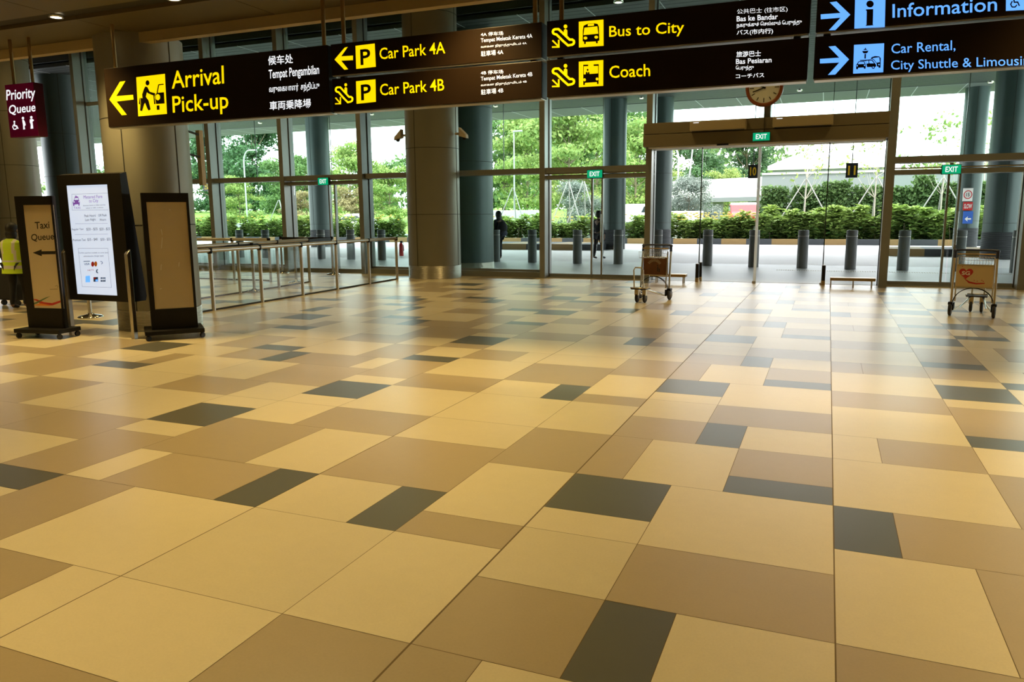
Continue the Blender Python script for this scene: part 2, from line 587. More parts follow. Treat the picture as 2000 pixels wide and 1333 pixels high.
    vs += [(x0, y0, -.0015), (x1, y0, -.0015), (x1, y1, -.0015), (x0, y1, -.0015), (x0, y0, -.2), (x1, y0, -.2), (x1, y1, -.2), (x0, y1, -.2)]
    for f in ((0, 1, 2, 3), (7, 6, 5, 4), (0, 4, 5, 1), (1, 5, 6, 2), (2, 6, 7, 3), (3, 7, 4, 0)):
        fs.append(tuple(o + q for q in f))
        ms.append(3)
        tone.append(.5)
    me = bpy.data.meshes.new('floor')
    me.from_pydata(vs, [], fs)
    for n in ('cream', 'tan', 'dark', 'grout'):
        me.materials.append(M[n])
    me.polygons.foreach_set('material_index', ms)
    at = me.attributes.new('tone', 'FLOAT', 'FACE')
    at.data.foreach_set('value', tone)
    fl = bpy.data.objects.new('floor', me)
    COL.objects.link(fl)
    tag(fl, 'polished floor of cream, tan and charcoal rectangular tiles', 'floor', kind='structure')


build_floor()

# ------------------------------------------------------------------ hall ceiling and atrium shell
HC = 4.05
EDGE = 8.12


def structure(o, label, cat):
    return tag(o, label, cat, kind='structure')


m = MB()
SLOTS = [7.15, 4.0, 0.9, -2.2]
ys = [EDGE]
for s_ in SLOTS:
    ys += [s_ + .16, s_ - .16]
ys.append(-5.2)
for k in range(0, len(ys), 2):
    x = -28.0
    while x < 13:
        m.box((x + .006, ys[k + 1], HC), (x + 2.4 - .006, ys[k], HC + .05))
        x += 2.4
m.box((-28, -5.2, HC + .05), (13.2, EDGE, HC + .5), 1)
structure(m.build('ceiling', ['ceil', 'slot']), 'low panelled ceiling with black lighting slots over the hall', 'ceiling')
m = MB().box((-28, EDGE, HC - .13), (13.2, EDGE + .12, HC + .5))
structure(m.build('trim_1', ['fascia']), 'pale tan edge beam along the low ceiling', 'ceiling beam')
m = MB().box((-30, EDGE + .12, 9.0), (14, 19.3, 9.2))
structure(m.build('ceiling_high', ['ceil']), 'high ceiling above the glass front', 'ceiling')
m = MB().box((-30, EDGE - .02, HC + .5), (14, EDGE + .12, 9.0))
structure(m.build('wall_upper', ['ceil']), 'upper wall above the low ceiling edge', 'wall')
m = MB().box((-28.6, -5.4, -.2), (-28.3, 18.7, 9))
structure(m.build('wall_left', ['clad']), 'plain end wall at the far left of the hall', 'wall')
m = MB().box((13.3, -5.4, -.2), (13.6, 18.7, 9))
structure(m.build('wall_right', ['clad']), 'plain end wall at the right of the hall', 'wall')
m = MB().box((-28.6, -5.6, -.2), (13.6, -5.4, 9))
structure(m.build('wall_back', ['clad']), 'plain wall behind the camera', 'wall')


def downlight(p, label):
    t = thing('downlight', label, 'ceiling light', p, 'downlights in the hall ceiling slot')
    MB().lathe([(.075, .03), (.085, -.004), (.065, -.006), (.062, .02)], p, 24).build('rim', ['steel'], t)
    MB().lathe([(.0, -.002), (.062, -.002)], p, 24).build('bulb', ['lampglow'], t)


downlight((-8.95, 7.15, HC + .005), 'small round downlight in the ceiling slot, left one of two')
downlight((-7.02, 7.12, HC + .005), 'small round downlight in the ceiling slot, right one of two')

# ------------------------------------------------------------------ glass front
YF, YG = 18.35, 18.78
MX = [(-22.6, .14), (-19.95, .14), (-17.29, .15), (-14.63, .14), (-11.99, .14), (-9.3, .14), (-6.68, .14), (-4.01, .14), (1.13, .17), (3.70, .16), (6.4, .15), (9.1, .15)]
for n, (x, w) in enumerate(MX):
    m = MB().box((x, YF, 0), (x + w, YG + .10, 9.0))
    m.box((x - .015, YF + .30, 0), (x + w + .015, YF + .33, 9.0), 1)
    structure(m.build('trim_%d' % (n + 2), ['frame', 'seam']), 'beige aluminium mullion fin of the glass front, number %d from the left' % (n + 1), 'mullion')
m = MB().box((-1.40, YF + .1, 3.66), (-1.26, YG + .1, 9.0))
structure(m.build('trim_20', ['frame']), 'short mullion rising above the portal header under the clock', 'mullion')

T0, T1 = 2.62, 2.755     # transom


def bay(kind, n, xa, xb, label, zt=(T0, T1), sill=.19):
    """one bay between two fins: low sill, transom, two panes"""
    r = thing(kind + '_%d' % n, label, kind, ((xa + xb) / 2, YG, 0))
    r['kind'] = 'structure'
    f = MB()
    f.box((xa, YF + .12, zt[0]), (xb, YG + .08, zt[1]))
    if kind == 'window':
        f.box((xa, YF + .15, 0), (xb, YG + .08, sill - .05))
        f.box((xa, YG - .06, sill - .05), (xb, YG + .06, sill))
    f.box((xa, YG - .05, 5.2), (xb, YG + .05, 5.32))
    f.build('window_frame' if kind == 'window' else 'door_frame', ['frame'], r)
    g = MB()
    xs = [xa, xb]
    if kind == 'window':
        g.box((xa, YG - .006, sill), (xb, YG + .006, zt[0]))
    g.box((xa, YG - .006, zt[1]), (xb, YG + .006, 9.0))
    g.build('pane', ['facade_glass'], r)
    j = MB().box(((xa + xb) / 2 + .1, YG - .012, zt[1]), ((xa + xb) / 2 + .112, YG + .008, 5.2))
    j.build('glazing_joint', ['edge_glass'], r)
    return r


xs = [(MX[i][0] + MX[i][1], MX[i + 1][0]) for i in range(len(MX) - 1)]
bay('window', 1, *xs[0], 'tall glazed bay at the far left end of the front')
bay('window', 2, *xs[1], 'tall glazed bay left of the dark standing boards')
bay('window', 3, *xs[2], 'tall glazed bay with the curved lamp post outside')
bay('window', 4, *xs[4], 'tall glazed bay just left of the round middle column')
bay('window', 5, *xs[5], 'tall glazed bay half hidden behind the round middle column')
bay('window', 6, *xs[9], 'glazed bay at the right edge of the front')
bay('window', 7, *xs[10], 'glazed bay right of the frame edge')


def sliding_door(n, xa, xb, label, hz, stiles, mid):
    r = bay('door', n, xa, xb, label)
    h = MB()
    h.box((xa, YF + .16, hz), (xb, YG + .05, hz + .10))
    h.build('door_header', ['frame'], r)
    h = MB().cyl((xa, YF + .2, hz + .135), (xb, YF + .2, hz + .135), .014, n=10)
    h.build('door_track', ['gold'], r)
    b = MB().box((xa, YG - .05, 0), (xb, YG + .05, .10)).box((xa, YF + .25, 0), (xb, YF + .40, .025))
    b.build('threshold', ['frame'], r)
    g = MB().box((xa + .02, YG - .006, .10), (mid - .01, YG + .006, hz))
    g.box((mid + .01, YG - .05, .10), (xb - .02, YG - .038, hz))
    g.build('door_leaf', ['door_glass'], r)
    for sx in stiles:
        MB().box((sx - .02, YG - .075, .05), (sx + .02, YG + .02, hz)).build('stile', ['frame'], r)
    MB().cyl((mid + .12, YG - .11, .9), (mid + .12, YG - .11, 1.6), .014, n=10).build('pull_handle', ['chrome'], r)
    return r


sliding_door(1, *xs[3], 'glass sliding door left of the round middle column', 2.49, (-13.22, -13.02), -13.12)
sliding_door(2, *xs[6], 'glass sliding door left of the wide portal', 2.47, (-5.42, -5.16), -5.3)
sliding_door(3, *xs[8], 'glass sliding door at the right behind the heart trolley', 2.38, (2.36, 2.57), 2.46)

# wide glass portal
PX0, PX1 = -4.02, 1.12
t = thing('door_4', 'wide frameless glass portal under a deep beige header', 'entrance portal', (-1.35, YG, 0))
t['kind'] = 'structure'
m = MB()
m.box((PX0, 18.08, 3.13), (PX1, YG + .25, 3.40))
m.box((PX0, 18.10, 3.415), (PX1, YG + .25, 3.66))
m.box((PX0 + .02, 18.14, 3.40), (PX1 - .02, YG + .2, 3.415), 1)
m.box((-1.36, 18.07, 3.13), (-1.352, 18.12, 3.66), 1)
m.build('portal_header', ['header', 'seam'], t, bevel=.006)
MB().box((PX0 + .1, 18.2, 3.10), (PX1 - .05, 18.9, 3.13)).build('header_soffit', ['paper_white'], t)
MB().box((-2.35, 18.06, 3.10), (-2.1, 18.14, 3.135)).build('motion_sensor', ['black'], t)
g = MB()
gp = [-3.84, -2.72, -1.45, 0.0, 1.13]
for a, b in zip(gp[:-1], gp[1:]):
    if a in (-2.72, -1.45):
        continue
    g.box((a + .01, YG - .3, .02), (b - .01, YG - .29, 3.10))
g.box((-2.70, YG + .1, .02), (-1.46, YG + .11, 3.10))
g.box((-1.44, YG + .1, .02), (-.02, YG + .11, 3.10))
g.build('door_leaf', ['clear_glass'], t)
for gx_, mm, w in ((-2.72, 'edge_glass', .011), (-1.45, 'bright_edge', .03), (0.0, 'edge_glass', .011)):
    MB().box((gx_ - w, YG - .31, 0), (gx_ + w, YG - .27, 3.10)).build('leaf_edge', [mm], t)
    MB().box((gx_ - .05, YG - .33, 0), (gx_ + .02, YG - .25, .05)).build('floor_clamp', ['steel'], t)
g = MB().box((PX0 + .14, YG - .006, 3.66), (-1.40, YG + .006, 9)).box((-1.26, YG - .006, 3.66), (PX1, YG + .006, 9))
g.build('pane', ['facade_glass'], t)
g = MB()
for x in (-1.52, -1.2, 0.02):
    g.box((x, YG - .012, 3.66), (x + .012, YG + .01, 9))
g.build('glazing_joint', ['edge_glass'], t)


def air_curtain(xa, xb, label):
    o = MB().box((xa, 17.86, 3.42), (xb, 18.1, 3.63)).build('air_curtain', ['beige'], origin=((xa + xb) / 2, 18.0, 3.42), bevel=.02)
    tag(o, label, 'air curtain', 'air curtain units on the portal header')
    for k in range(1):
        MB().box((xa + .08, 17.855, 3.585), (xa + .2, 17.862, 3.6)).build('status_light', ['white'], o)
    MB().box((xa + .04, 17.9, 3.412), (xb - .04, 18.06, 3.422)).build('outlet_grille', ['slat'], o)


air_curtain(-2.93, -1.72, 'long beige air curtain box on portal header, left of the clock')
air_curtain(-1.17, .04, 'long beige air curtain box on portal header, right of the clock')


def exit_sign(px0, px1, py0, py1, Y, label):
    A, B = at_y(px0, py0, Y), at_y(px1, py1, Y)
    t = thing('exit_sign', label, 'exit sign', ((A.x + B.x) / 2, Y, B.z), 'green exit signs over the doors')
    MB().box((A.x - .012, Y, B.z - .012), (B.x + .012, Y + .09, A.z + .012)).build('housing', ['exitcase'], t, bevel=.006)
    MB().box((A.x, Y - .006, B.z), (B.x, Y, A.z)).build('lit_face', ['exit'], t)
    w, h = B.x - A.x, A.z - B.z
    l = MB()
    put_text(l, 'EXIT', (A.x + w * .17, Y - .009, B.z + h * .2), (B.x - w * .17, Y - .009, B.z + h * .2), (A.x + w * .17, Y - .009, A.z - h * .18), 0, .018)
    l.build('lettering', ['white'], t)
    MB().box((A.x + w * .4, Y + .03, A.z + .012), (A.x + w * .6, Y + .06, A.z + .05)).build('bracket', ['frame'], t)


exit_sign(1147, 1176, 333, 347, YF + .02, 'green EXIT sign over the door left of the portal')
exit_sign(1471, 1503, 260, 274, 17.96, 'green EXIT sign on the wide portal header below the clock')
exit_sign(1841, 1876, 323, 339, YF + .02, 'green EXIT sign over the right door behind the heart trolley')
exit_sign(621, 641, 348, 361, YF + .02, 'green EXIT sign over the door left of the middle column')

# clock on the short mullion
ck = at_y(1493, 172, 18.2)
t = thing('wall_clock', 'round wooden framed clock half hidden behind the coach sign', 'clock', (ck.x, ck.y, ck.z))
R_ = .395
MB().lathe([(0, .11), (R_ * .96, .11), (R_, .06), (R_, -.03), (R_ * .93, -.06), (R_ * .82, -.05), (R_ * .82, -.02)], ck, 48, axis='y').build('case', ['wood'], t)
MB().lathe([(0, -.03), (R_ * .83, -.03)], ck, 48, axis='y').build('dial', ['dial'], t)
for k in range(12):
    m = MB()
    a = math.radians(30 * k)
    l_ = .07 if k % 3 else .09
    for s_ in (1,):
        c = ck + Vector((math.sin(a) * R_ * .66, -.034, math.cos(a) * R_ * .66))
        m.box(c - Vector((.008, .002, l_ / 2)), c + Vector((.008, .002, l_ / 2)), 0, Matrix.Rotation(a, 3, 'Y'))
    m.build('hour_mark', ['ink'], t)
for a, l_, w in ((math.radians(300), .18, .016), (math.radians(252), .25, .011)):
    c0 = ck + Vector((0, -.04, 0))
    MB().box(c0 - Vector((w, .002, .03)), c0 + Vector((w, .002, l_)), 0, Matrix.Rotation(a, 3, 'Y'), c0).build('hand', ['ink'], t)
MB().box((ck.x - .03, ck.y + .11, ck.z - .03), (ck.x + .03, YF + .2, ck.z + .03)).build('bracket', ['frame'], t)


# ------------------------------------------------------------------ columns
def column(cx, cy, r, zt, label, joints, seams, cl='clad', ring=.30, rmat='steel'):
    c = Vector((cx, cy, 0))
    o = MB().lathe([(r, ring), (r, zt)], c, 72).build('column', [cl], origin=(cx, cy, 0))
    structure(o, label, 'column')
    b = MB()
    n = 14
    prof = [(r * .985, 0)]
    for k in range(n):
        z0 = ring * k / n
        prof += [(r * .985, z0 + .002), (r + .006, z0 + .006), (r + .006, z0 + ring / n - .006), (r * .985, z0 + ring / n - .002)]
    prof.append((r * .985, ring + .004))
    b.lathe(prof, c, 72).build('base_ring', [rmat], o)
    s = MB()
    for z in joints:
        s.lathe([(r + .001, z - .006), (r + .0025, z - .006), (r + .0025, z + .006), (r + .001, z + .006)], c, 72)
    for a in seams:
        a = math.radians(a)
        d = Vector((math.cos(a), math.sin(a), 0))
        s.box(c + d * r + Vector((-.006, -.006, ring)), c + d * r + Vector((.006, .006, zt)))
    s.build('panel_joint', ['seam'], o)
    return o


column(-9.08, 8.5, .57, HC, 'big round clad column behind the taxi fare screen', (1.5, 2.95), (-75, -2, 110), ring=.30)
column(-9.42, 17.88, .68, 9, 'round clad column in the middle between two doors', (1.63, 3.27, 4.9, 6.5), (-102, 100, 0), ring=.33)
column(-24.15, 17.3, .66, 9, 'pale round column at the left edge behind the worker', (1.63, 3.27, 4.9, 6.5), (-60, 100), ring=.33)
column(-9.68, 20.55, .72, 6.7, 'green tinted round column just outside the glass behind the middle column', (1.63, 3.1, 4.6), (100,), 'cladgrey', .25)
column(-26.0, 20.6, .74, 6.7, 'dark green tinted round column outside at the far left', (1.63, 3.1, 4.6), (-40,), 'cladgrey', .25)
for (px, Y, r, lab) in ((1199, 35.0, .52, 'dark round column across the road beyond the left portal door'),
                        (1288, 35.5, .52, 'round column across the road behind the portal left jamb'),
                        (628, 34.6, .60, 'dark round column across the road behind the far left door'),
                        (1887, 38.0, .46, 'round column with traffic signs beyond the right door'),
                        (1956, 30.7, .56, 'wide dark round column beyond the right door frame')):
    c = at_y(px, 440, Y)
    o = column(c.x, Y, r, 6.7, lab, (1.2, 3.4), (-95,), 'cladgrey', .9, 'slat')

# security cameras on the middle column
for px, py, s_, lab in ((905, 262, 1, 'small wedge shaped security camera on the right side of the middle column'),
                        (779, 266, -1, 'small wedge shaped security camera on the left side of the middle column')):
    p = at_y(px, py, 17.75)
    t = thing('security_camera', lab, 'security camera', (p.x, p.y, p.z), 'security cameras on the middle column')
    m = MB().prism([(p.x - .10, p.y - .08, p.z + .17), (p.x + .10, p.y - .08, p.z - .02), (p.x + .11, p.y - .08, p.z - .11), (p.x - .10, p.y - .08, p.z - .05)] if s_ > 0 else
                   [(p.x + .10, p.y - .08, p.z + .17), (p.x + .10, p.y - .08, p.z - .05), (p.x - .11, p.y - .08, p.z - .11), (p.x - .10, p.y - .08, p.z - .02)], (0, .16, 0))
    m.build('housing', ['camwhite'], t, bevel=.015)
    MB().ball((p.x + s_ * .03, p.y, p.z - .09), .055).build('lens_dome', ['black'], t)
    MB().cyl((p.x, p.y, p.z), (p.x - s_ * .24, p.y + .04, p.z + .02), .03, n=12).build('bracket', ['camwhite'], t)

# blade sign held off the big column by two brackets
A, B = at_y(383, 255, 9.3), at_y(398, 362, 9.3)
t = thing('blade_sign', 'narrow tan blade sign bracketed off the big round column', 'sign', ((A.x + B.x) / 2, 9.3, B.z))
MB().box((A.x, 9.28, B.z), (B.x, 9.36, A.z)).build('panel', ['beige'], t, bevel=.004)
for f_ in (.08, .48):
    z = A.z - (A.z - B.z) * f_
    MB().cyl((A.x + .03, 9.33, z), (-8.62, 8.8, z), .016, n=10).build('bracket', ['black'], t)


# ------------------------------------------------------------------ lit hanging direction signs (front face in the plane Y = 7.6)
YS = 7.6


class Graphic:
    """flat lit graphics on a sign face, drawn in the photograph's pixels and laid on the sign's own plane"""

    def __init__(s, plane, ox=0, oy=0, k=1.0):
        s.plane, s.ox, s.oy, s.k = plane, ox, oy, k
        s.mb = MB()
        s.each, s.lines = False, []

    def P(s, x, y, lift=0):
        return s.plane(s.ox + x * s.k, s.oy + y * s.k, lift)

    def poly(s, pts, mi=0, lift=0):
        P = [s.P(x, y, lift) for x, y in pts]
        from mathutils.geometry import tessellate_polygon
        s.mb.add(P, [tuple(t) for t in tessellate_polygon([P])], mi)
        return s

    def build_lines(s, name, mats, t):
        for l in s.lines:
            if l.v:
                l.build(name, mats, t)

    def ell(s, x, y, rx, ry, mi=0, lift=0, n=24):
        return s.poly([(x + rx * math.cos(2 * math.pi * i / n), y + ry * math.sin(2 * math.pi * i / n)) for i in range(n)], mi, lift)

    def stroke(s, pts, w, mi=0, lift=0, closed=False):
        n = len(pts)
        for i in range(n if closed else n - 1):
            (xa, ya), (xb, yb) = pts[i], pts[(i + 1) % n]
            d = math.hypot(xb - xa, yb - ya)
            nx, ny = -(yb - ya) / d * w / 2, (xb - xa) / d * w / 2
            s.poly([(xa + nx, ya + ny), (xb + nx, yb + ny), (xb - nx, yb - ny), (xa - nx, ya - ny)], mi, lift)
        for x, y in (pts if closed else pts[1:-1]):
            s.ell(x, y, w / 2, w / 2, mi, lift, 14)
        return s

    def text(s, t, bl, br, tl, mi=0, bold=0.0, lift=0):
        s.lines.append(MB())
        put_text(s.lines[-1] if s.each else s.mb, t, s.P(*bl, lift), s.P(*br, lift), s.P(*tl, lift), mi, bold)
        return s


def yplane(Y):
    def f(x, y, lift=0):
        p = at_y(x, y, Y)
        p.y = Y - .003 - lift
        return p
    return f


sp = yplane(YS)


def hang_sign(name, label, x0, x1, yt, yb, rods=(), pegs=(), bright=True):
    """x0, x1: world; yt, yb: heights of top and bottom"""
    t = thing(name, label, 'direction sign', ((x0 + x1) / 2, YS, yb), 'hanging direction signs')
    m = MB().box((x0, YS, yb), (x1, YS + .16, yt))
    m.build('sign_box', ['signface'], t, bevel=.004)
    MB().box((x0 + .01, YS + .008, yb - .012), (x1 - .01, YS + .15, yb)).build('bottom_trim', ['signedge'], t)
    for x in rods:
        MB().cyl((x, YS + .08, yt - .01), (x, YS + .08, HC), .024, n=14).build('hanging_rod', ['bronze'], t)
    for x in pegs:
        MB().box((x - .03, YS + .05, yt), (x + .03, YS + .11, yt + .075)).build('link_peg', ['black'], t)
    return t


def zmid(pts):
    return sum(at_y(x, y, YS).z for x, y in pts) / len(pts)


ZT = zmid([(205, 135), (643, 87), (1060, 42)])
ZB = zmid([(210, 250), (643, 217), (1060, 188), (1580, 160)])
ZA = zmid([(647, 148), (1055, 112)])          # lower edge of the upper row
ZC = zmid([(650, 154), (1055, 119)])          # upper edge of the lower row
X = lambda px, py: at_y(px, py, YS).x
XA0, XA1 = X(207, 190), X(642, 150)
XP0, XP1 = X(648, 150), X(1058, 110)
XB0, XB1 = X(1068, 110), X(1580, 80)
XI0, XI1 = X(1592, 80), X(1592, 80) + 3.3

# --- arrival pick-up
t = hang_sign('arrival_sign', 'large dark hanging sign reading Arrival Pick-up with left arrow', XA0, XA1, ZT, ZB, (X(213, 100), X(624, 60)))
g = Graphic(sp, 200, 120, .09)
g.poly([(155, 830), (385, 440), (505, 425), (305, 755), (670, 725), (680, 830), (310, 872), (535, 1160), (425, 1170)])
g.mb.build('arrow', ['yellow'], t)
g = Graphic(sp, 200, 120, .09)
g.poly([(738, 345), (1360, 270), (1405, 1140), (782, 1195)])
for L in (.003,):
    g.ell(987, 468, 42, 56, 1, L)
    g.poly([(940, 545), (985, 560), (1035, 660), (1160, 695), (1175, 745), (1110, 740), (1000, 695), (975, 670), (950, 770), (1010, 850), (1055, 1045), (1010, 1070),
            (980, 1020), (935, 900), (915, 930), (870, 1080), (825, 1070), (835, 940), (800, 925), (812, 795), (880, 800), (870, 720), (910, 600)], 1, L)
    g.poly([(1185, 685), (1345, 670), (1358, 915), (1130, 930), (1115, 745), (1165, 720)], 1, L)
    g.stroke([(1195, 690), (1230, 510), (1338, 498)], 24, 1, L)
    g.poly([(1185, 960), (1245, 955), (1250, 1050), (1190, 1055)], 1, L)
g.ell(1215, 780, 50, 66, 0, .006)
g.stroke([(1165, 700), (1145, 780), (1175, 935)], 9, 0, .006)
g.stroke([(832, 800), (842, 930)], 8, 0, .006)
g.mb.build('pictogram', ['yellow', 'signface'], t)
g = Graphic(sp)
g.each = True
g.text('Arrival', (336, 174), (438, 163.5), (334.5, 139.5), 0, .008)
g.text('Pick-up', (338.5, 231), (447, 222), (336.5, 188.5), 0, .008)
g.build_lines('lettering', ['yellow'], t)
g = Graphic(sp, 500, 90, .105)
g.each = True
g.text('候车处', (230, 360), (692, 322), (226, 185), 0, .012)
g.text('Tempat Pengambilan', (243, 662), (1178, 572), (238, 445), 0, .012)
g.text('வருைகயாளர்  சந்திப்பு', (248, 905), (1183, 832), (244, 735), 0, .012)
g.text('車両乗降場', (257, 1200), (1025, 1150), (255, 1030), 0, .012)
g.build_lines('translation_lettering', ['white'], t)


def escalator(g, mapf, mi=0):
    S = lambda pts: [mapf(x, y) for x, y in pts]
    k = abs(mapf(1, 0)[0] - mapf(0, 0)[0])
    g.stroke(S([(200, 310), (258, 308), (350, 395), (440, 480), (480, 478), (508, 498), (512, 522), (502, 548), (480, 562), (415, 575), (330, 500), (225, 395), (195, 390), (172, 375), (165, 350), (177, 322)]), 38 * k, mi, 0, True)
    x, y = mapf(372, 265)
    g.ell(x, y, 30 * k, 32 * k, mi)
    g.poly(S([(345, 385), (345, 325), (372, 303), (402, 325), (402, 440)]), mi)
    g.stroke(S([(160, 492), (258, 590)]), 26 * k, mi)
    g.stroke(S([(262, 482), (262, 606)]), 26 * k, mi)
    g.stroke(S([(152, 601), (275, 598)]), 26 * k, mi)


def plate_icon(g, plate, parts):
    g.poly(plate)
    for kind, args, mi, L in parts:
        getattr(g, kind)(*args, mi, L)


# --- car park 4A and 4B
for row, dy, lab in (('A', 0, 'dark hanging sign for Car Park 4A with left arrow, upper of two'), ('B', 1, 'dark hanging sign for Car Park 4B with escalator symbol, lower of two')):
    if row == 'A':
        t = hang_sign('car_park_sign', lab, XP0, XP1, ZT, ZA, (X(663, 60), X(1040, 30)))
    else:
        t = hang_sign('car_park_sign', lab, XP0, XP1, ZC, ZB, (), (X(664, 150), X(1038, 116)))
    g = Graphic(sp, 380, 0, .21)
    if row == 'A':
        g.poly([(1303, 555), (1398, 443), (1427, 437), (1365, 525), (1475, 518), (1475, 560), (1365, 565), (1430, 645), (1395, 650)])
    else:
        escalator(g, lambda x, y: (1305 + (x - 145) / 388 * 175, 772 + (y - 232) / 380 * 200 + 0), 0)
    g.mb.build('arrow' if row == 'A' else 'escalator_symbol', ['yellow'], t)
    g = Graphic(sp, 380, 0, .21)
    if row == 'A':
        g.poly([(1498, 427), (1677, 405), (1687, 622), (1505, 642)])
        g.text('P', (1547, 608), (1640, 598), (1542, 462), 1, .02, .003)
    else:
        g.poly([(1503, 757), (1684, 738), (1688, 948), (1508, 967)])
        g.text('P', (1552, 936), (1645, 926), (1548, 790), 1, .02, .003)
    g.mb.build('pictogram', ['yellow', 'signface'], t)
    g = Graphic(sp)
    g.each = True
    if row == 'A':
        g.text('Car Park 4A', (742, 116.5), (870, 104.5), (741, 94), 0, .008)
    else:
        g.text('Car Park 4B', (743, 187), (868, 177), (742, 164.5), 0, .008)
    g.build_lines('lettering', ['yellow'], t)
    g = Graphic(sp, 925, 50 + 75 * dy, .105)
    g.each = True
    g.text('4%s 停车场' % row, (137, 205), (555, 180), (134, 130), 0, .006)
    g.text('Tempat Meletak Kereta 4%s' % row, (139, 338), (1095, 252), (136, 240), 0, .006)
    g.text('வாகன நிறுத்துமிடம் 4%s' % row, (139, 432), (990, 362), (136, 372), 0, .006)
    g.text('駐車場 4%s' % row, (142, 578), (555, 537), (139, 478), 0, .006)
    g.build_lines('translation_lettering', ['white'], t)

# --- bus to city and coach
t = hang_sign('bus_sign', 'dark hanging sign reading Bus to City, upper of two', XB0, XB1, ZT, ZA, (X(1092, 20), X(1560, 0)))
g = Graphic(sp, 1060, 20, .12)
escalator(g, lambda x, y: (x, y))
g.mb.build('escalator_symbol', ['yellow'], t)
g = Graphic(sp, 1060, 20, .12)
plate_icon(g, [(588, 188), (990, 152), (992, 580), (590, 608)], [
    ('poly', ([(655, 330), (668, 255), (735, 222), (840, 215), (895, 224), (918, 275), (925, 495), (898, 505), (898, 540), (870, 540), (868, 510), (705, 518), (703, 552), (678, 555), (675, 515), (652, 505)],), 1, .003),
    ('poly', ([(682, 288), (893, 264), (908, 385), (668, 408)],), 0, .006), ('poly', ([(738, 228), (838, 222), (838, 255), (738, 262)],), 0, .006),
    ('ell', (700, 456, 30, 24), 0, .006), ('ell', (875, 442, 30, 24), 0, .006)])
g.mb.build('pictogram', ['yellow', 'signface'], t)
g = Graphic(sp)
g.each = True
g.text('Bus to City', (1190, 79), (1336, 70.5), (1190, 51), 0, .008)
g.build_lines('lettering', ['yellow'], t)
g = Graphic(sp, 1420, 0, .1275)
g.each = True
g.text('公共巴士 (往市区)', (155, 228), (928, 188), (152, 140), 0, .0)
g.text('Bas ke Bandar', (148, 332), (780, 295), (147, 250), 0, .014)
g.text('நகருக்குச் ெசல்லும் ேபருந்து', (148, 440), (1145, 385), (147, 352), 0, .014)
g.text('バス(市内行)', (148, 552), (705, 525), (147, 460), 0, .014)
g.build_lines('translation_lettering', ['white'], t)

t = hang_sign('coach_sign', 'dark hanging sign reading Coach, under the Bus to City sign', XB0, XB1, ZC, ZB, (), (X(1091, 110), X(1556, 78)))
g = Graphic(sp, 1060, 20, .12)
escalator(g, lambda x, y: (x, y + 642))
g.mb.build('escalator_symbol', ['yellow'], t)
g = Graphic(sp, 1060, 20, .12)
plate_icon(g, [(588, 840), (988, 810), (986, 1232), (590, 1255)], [
    ('poly', ([(662, 890), (915, 880), (912, 1200), (888, 1205), (885, 1172), (690, 1185), (688, 1218), (662, 1220)],), 1, .003),
    ('poly', ([(672, 915), (905, 908), (905, 1030), (672, 1048)],), 0, .006), ('poly', ([(745, 886), (832, 882), (832, 912), (745, 915)],), 0, .006),
    ('ell', (685, 1135, 22, 24), 0, .006), ('ell', (888, 1122, 22, 24), 0, .006), ('ell', (737, 975, 14, 18), 1, .009),
    ('poly', ([(705, 1050), (708, 1015), (728, 1003), (737, 1035), (747, 1003), (765, 1015), (768, 1042)],), 1, .009)])
g.mb.build('pictogram', ['yellow', 'signface'], t)
g = Graphic(sp)
g.each = True
g.text('Coach', (1190.5, 153), (1270, 149), (1190, 129), 0, .008)
g.build_lines('lettering', ['yellow'], t)
g = Graphic(sp, 1420, 0, .1275)
g.each = True
g.text('旅游巴士', (143, 880), (520, 865), (142, 790), 0, .014)
g.text('Bas Pesiaran', (137, 985), (682, 957), (137, 905), 0, .014)
g.text('ேபருந்து', (135, 1090), (410, 1080), (135, 1005), 0, .014)
g.text('コーチバス', (135, 1205), (570, 1185), (134, 1135), 0, .014)
g.build_lines('translation_lettering', ['white'], t)

# --- information and car rental
t = hang_sign('information_sign', 'dark hanging sign reading Information in blue with right arrow', XI0, XI1, ZT, ZA, (XI0 + .12, XI1 - .2))
g = Graphic(sp, 1590, 0, .12)
g.poly([(108, 235), (430, 212), (255, 40), (365, 25), (590, 240), (345, 492), (240, 495), (430, 290), (110, 315)])
g.mb.build('arrow', ['blue'], t)
g = Graphic(sp, 1590, 0, .12)
plate_icon(g, [(668, -8), (1162, -28), (1150, 440), (655, 468)], [('ell', (910, 68, 60, 56), 1, .003),
           ('poly', ([(845, 155), (962, 150), (955, 400), (967, 415), (835, 425), (852, 405), (856, 180), (842, 175)],), 1, .003)])
g.mb.build('pictogram', ['blue', 'signface'], t)
g = Graphic(sp, 1560, 0, .22)
plate_icon(g, [(1840, -45), (2085, -62), (2085, 85), (1838, 98)], [('stroke', ([(1895, 12), (1880, 40), (1893, 64), (1920, 64), (1936, 44)], 11), 1, .003),
           ('stroke', ([(1908, -12), (1912, 22), (1942, 20), (1958, 54)], 12), 1, .003), ('ell', (1908, -28, 11, 12), 1, .003)])
g.mb.build('wheelchair_symbol', ['blue', 'signface'], t)
g = Graphic(sp)
g.each = True
g.text('Information', (1743, 35.2), (1947, 21.6), (1743, 8), 0, .008)
g.build_lines('lettering', ['blue'], t)

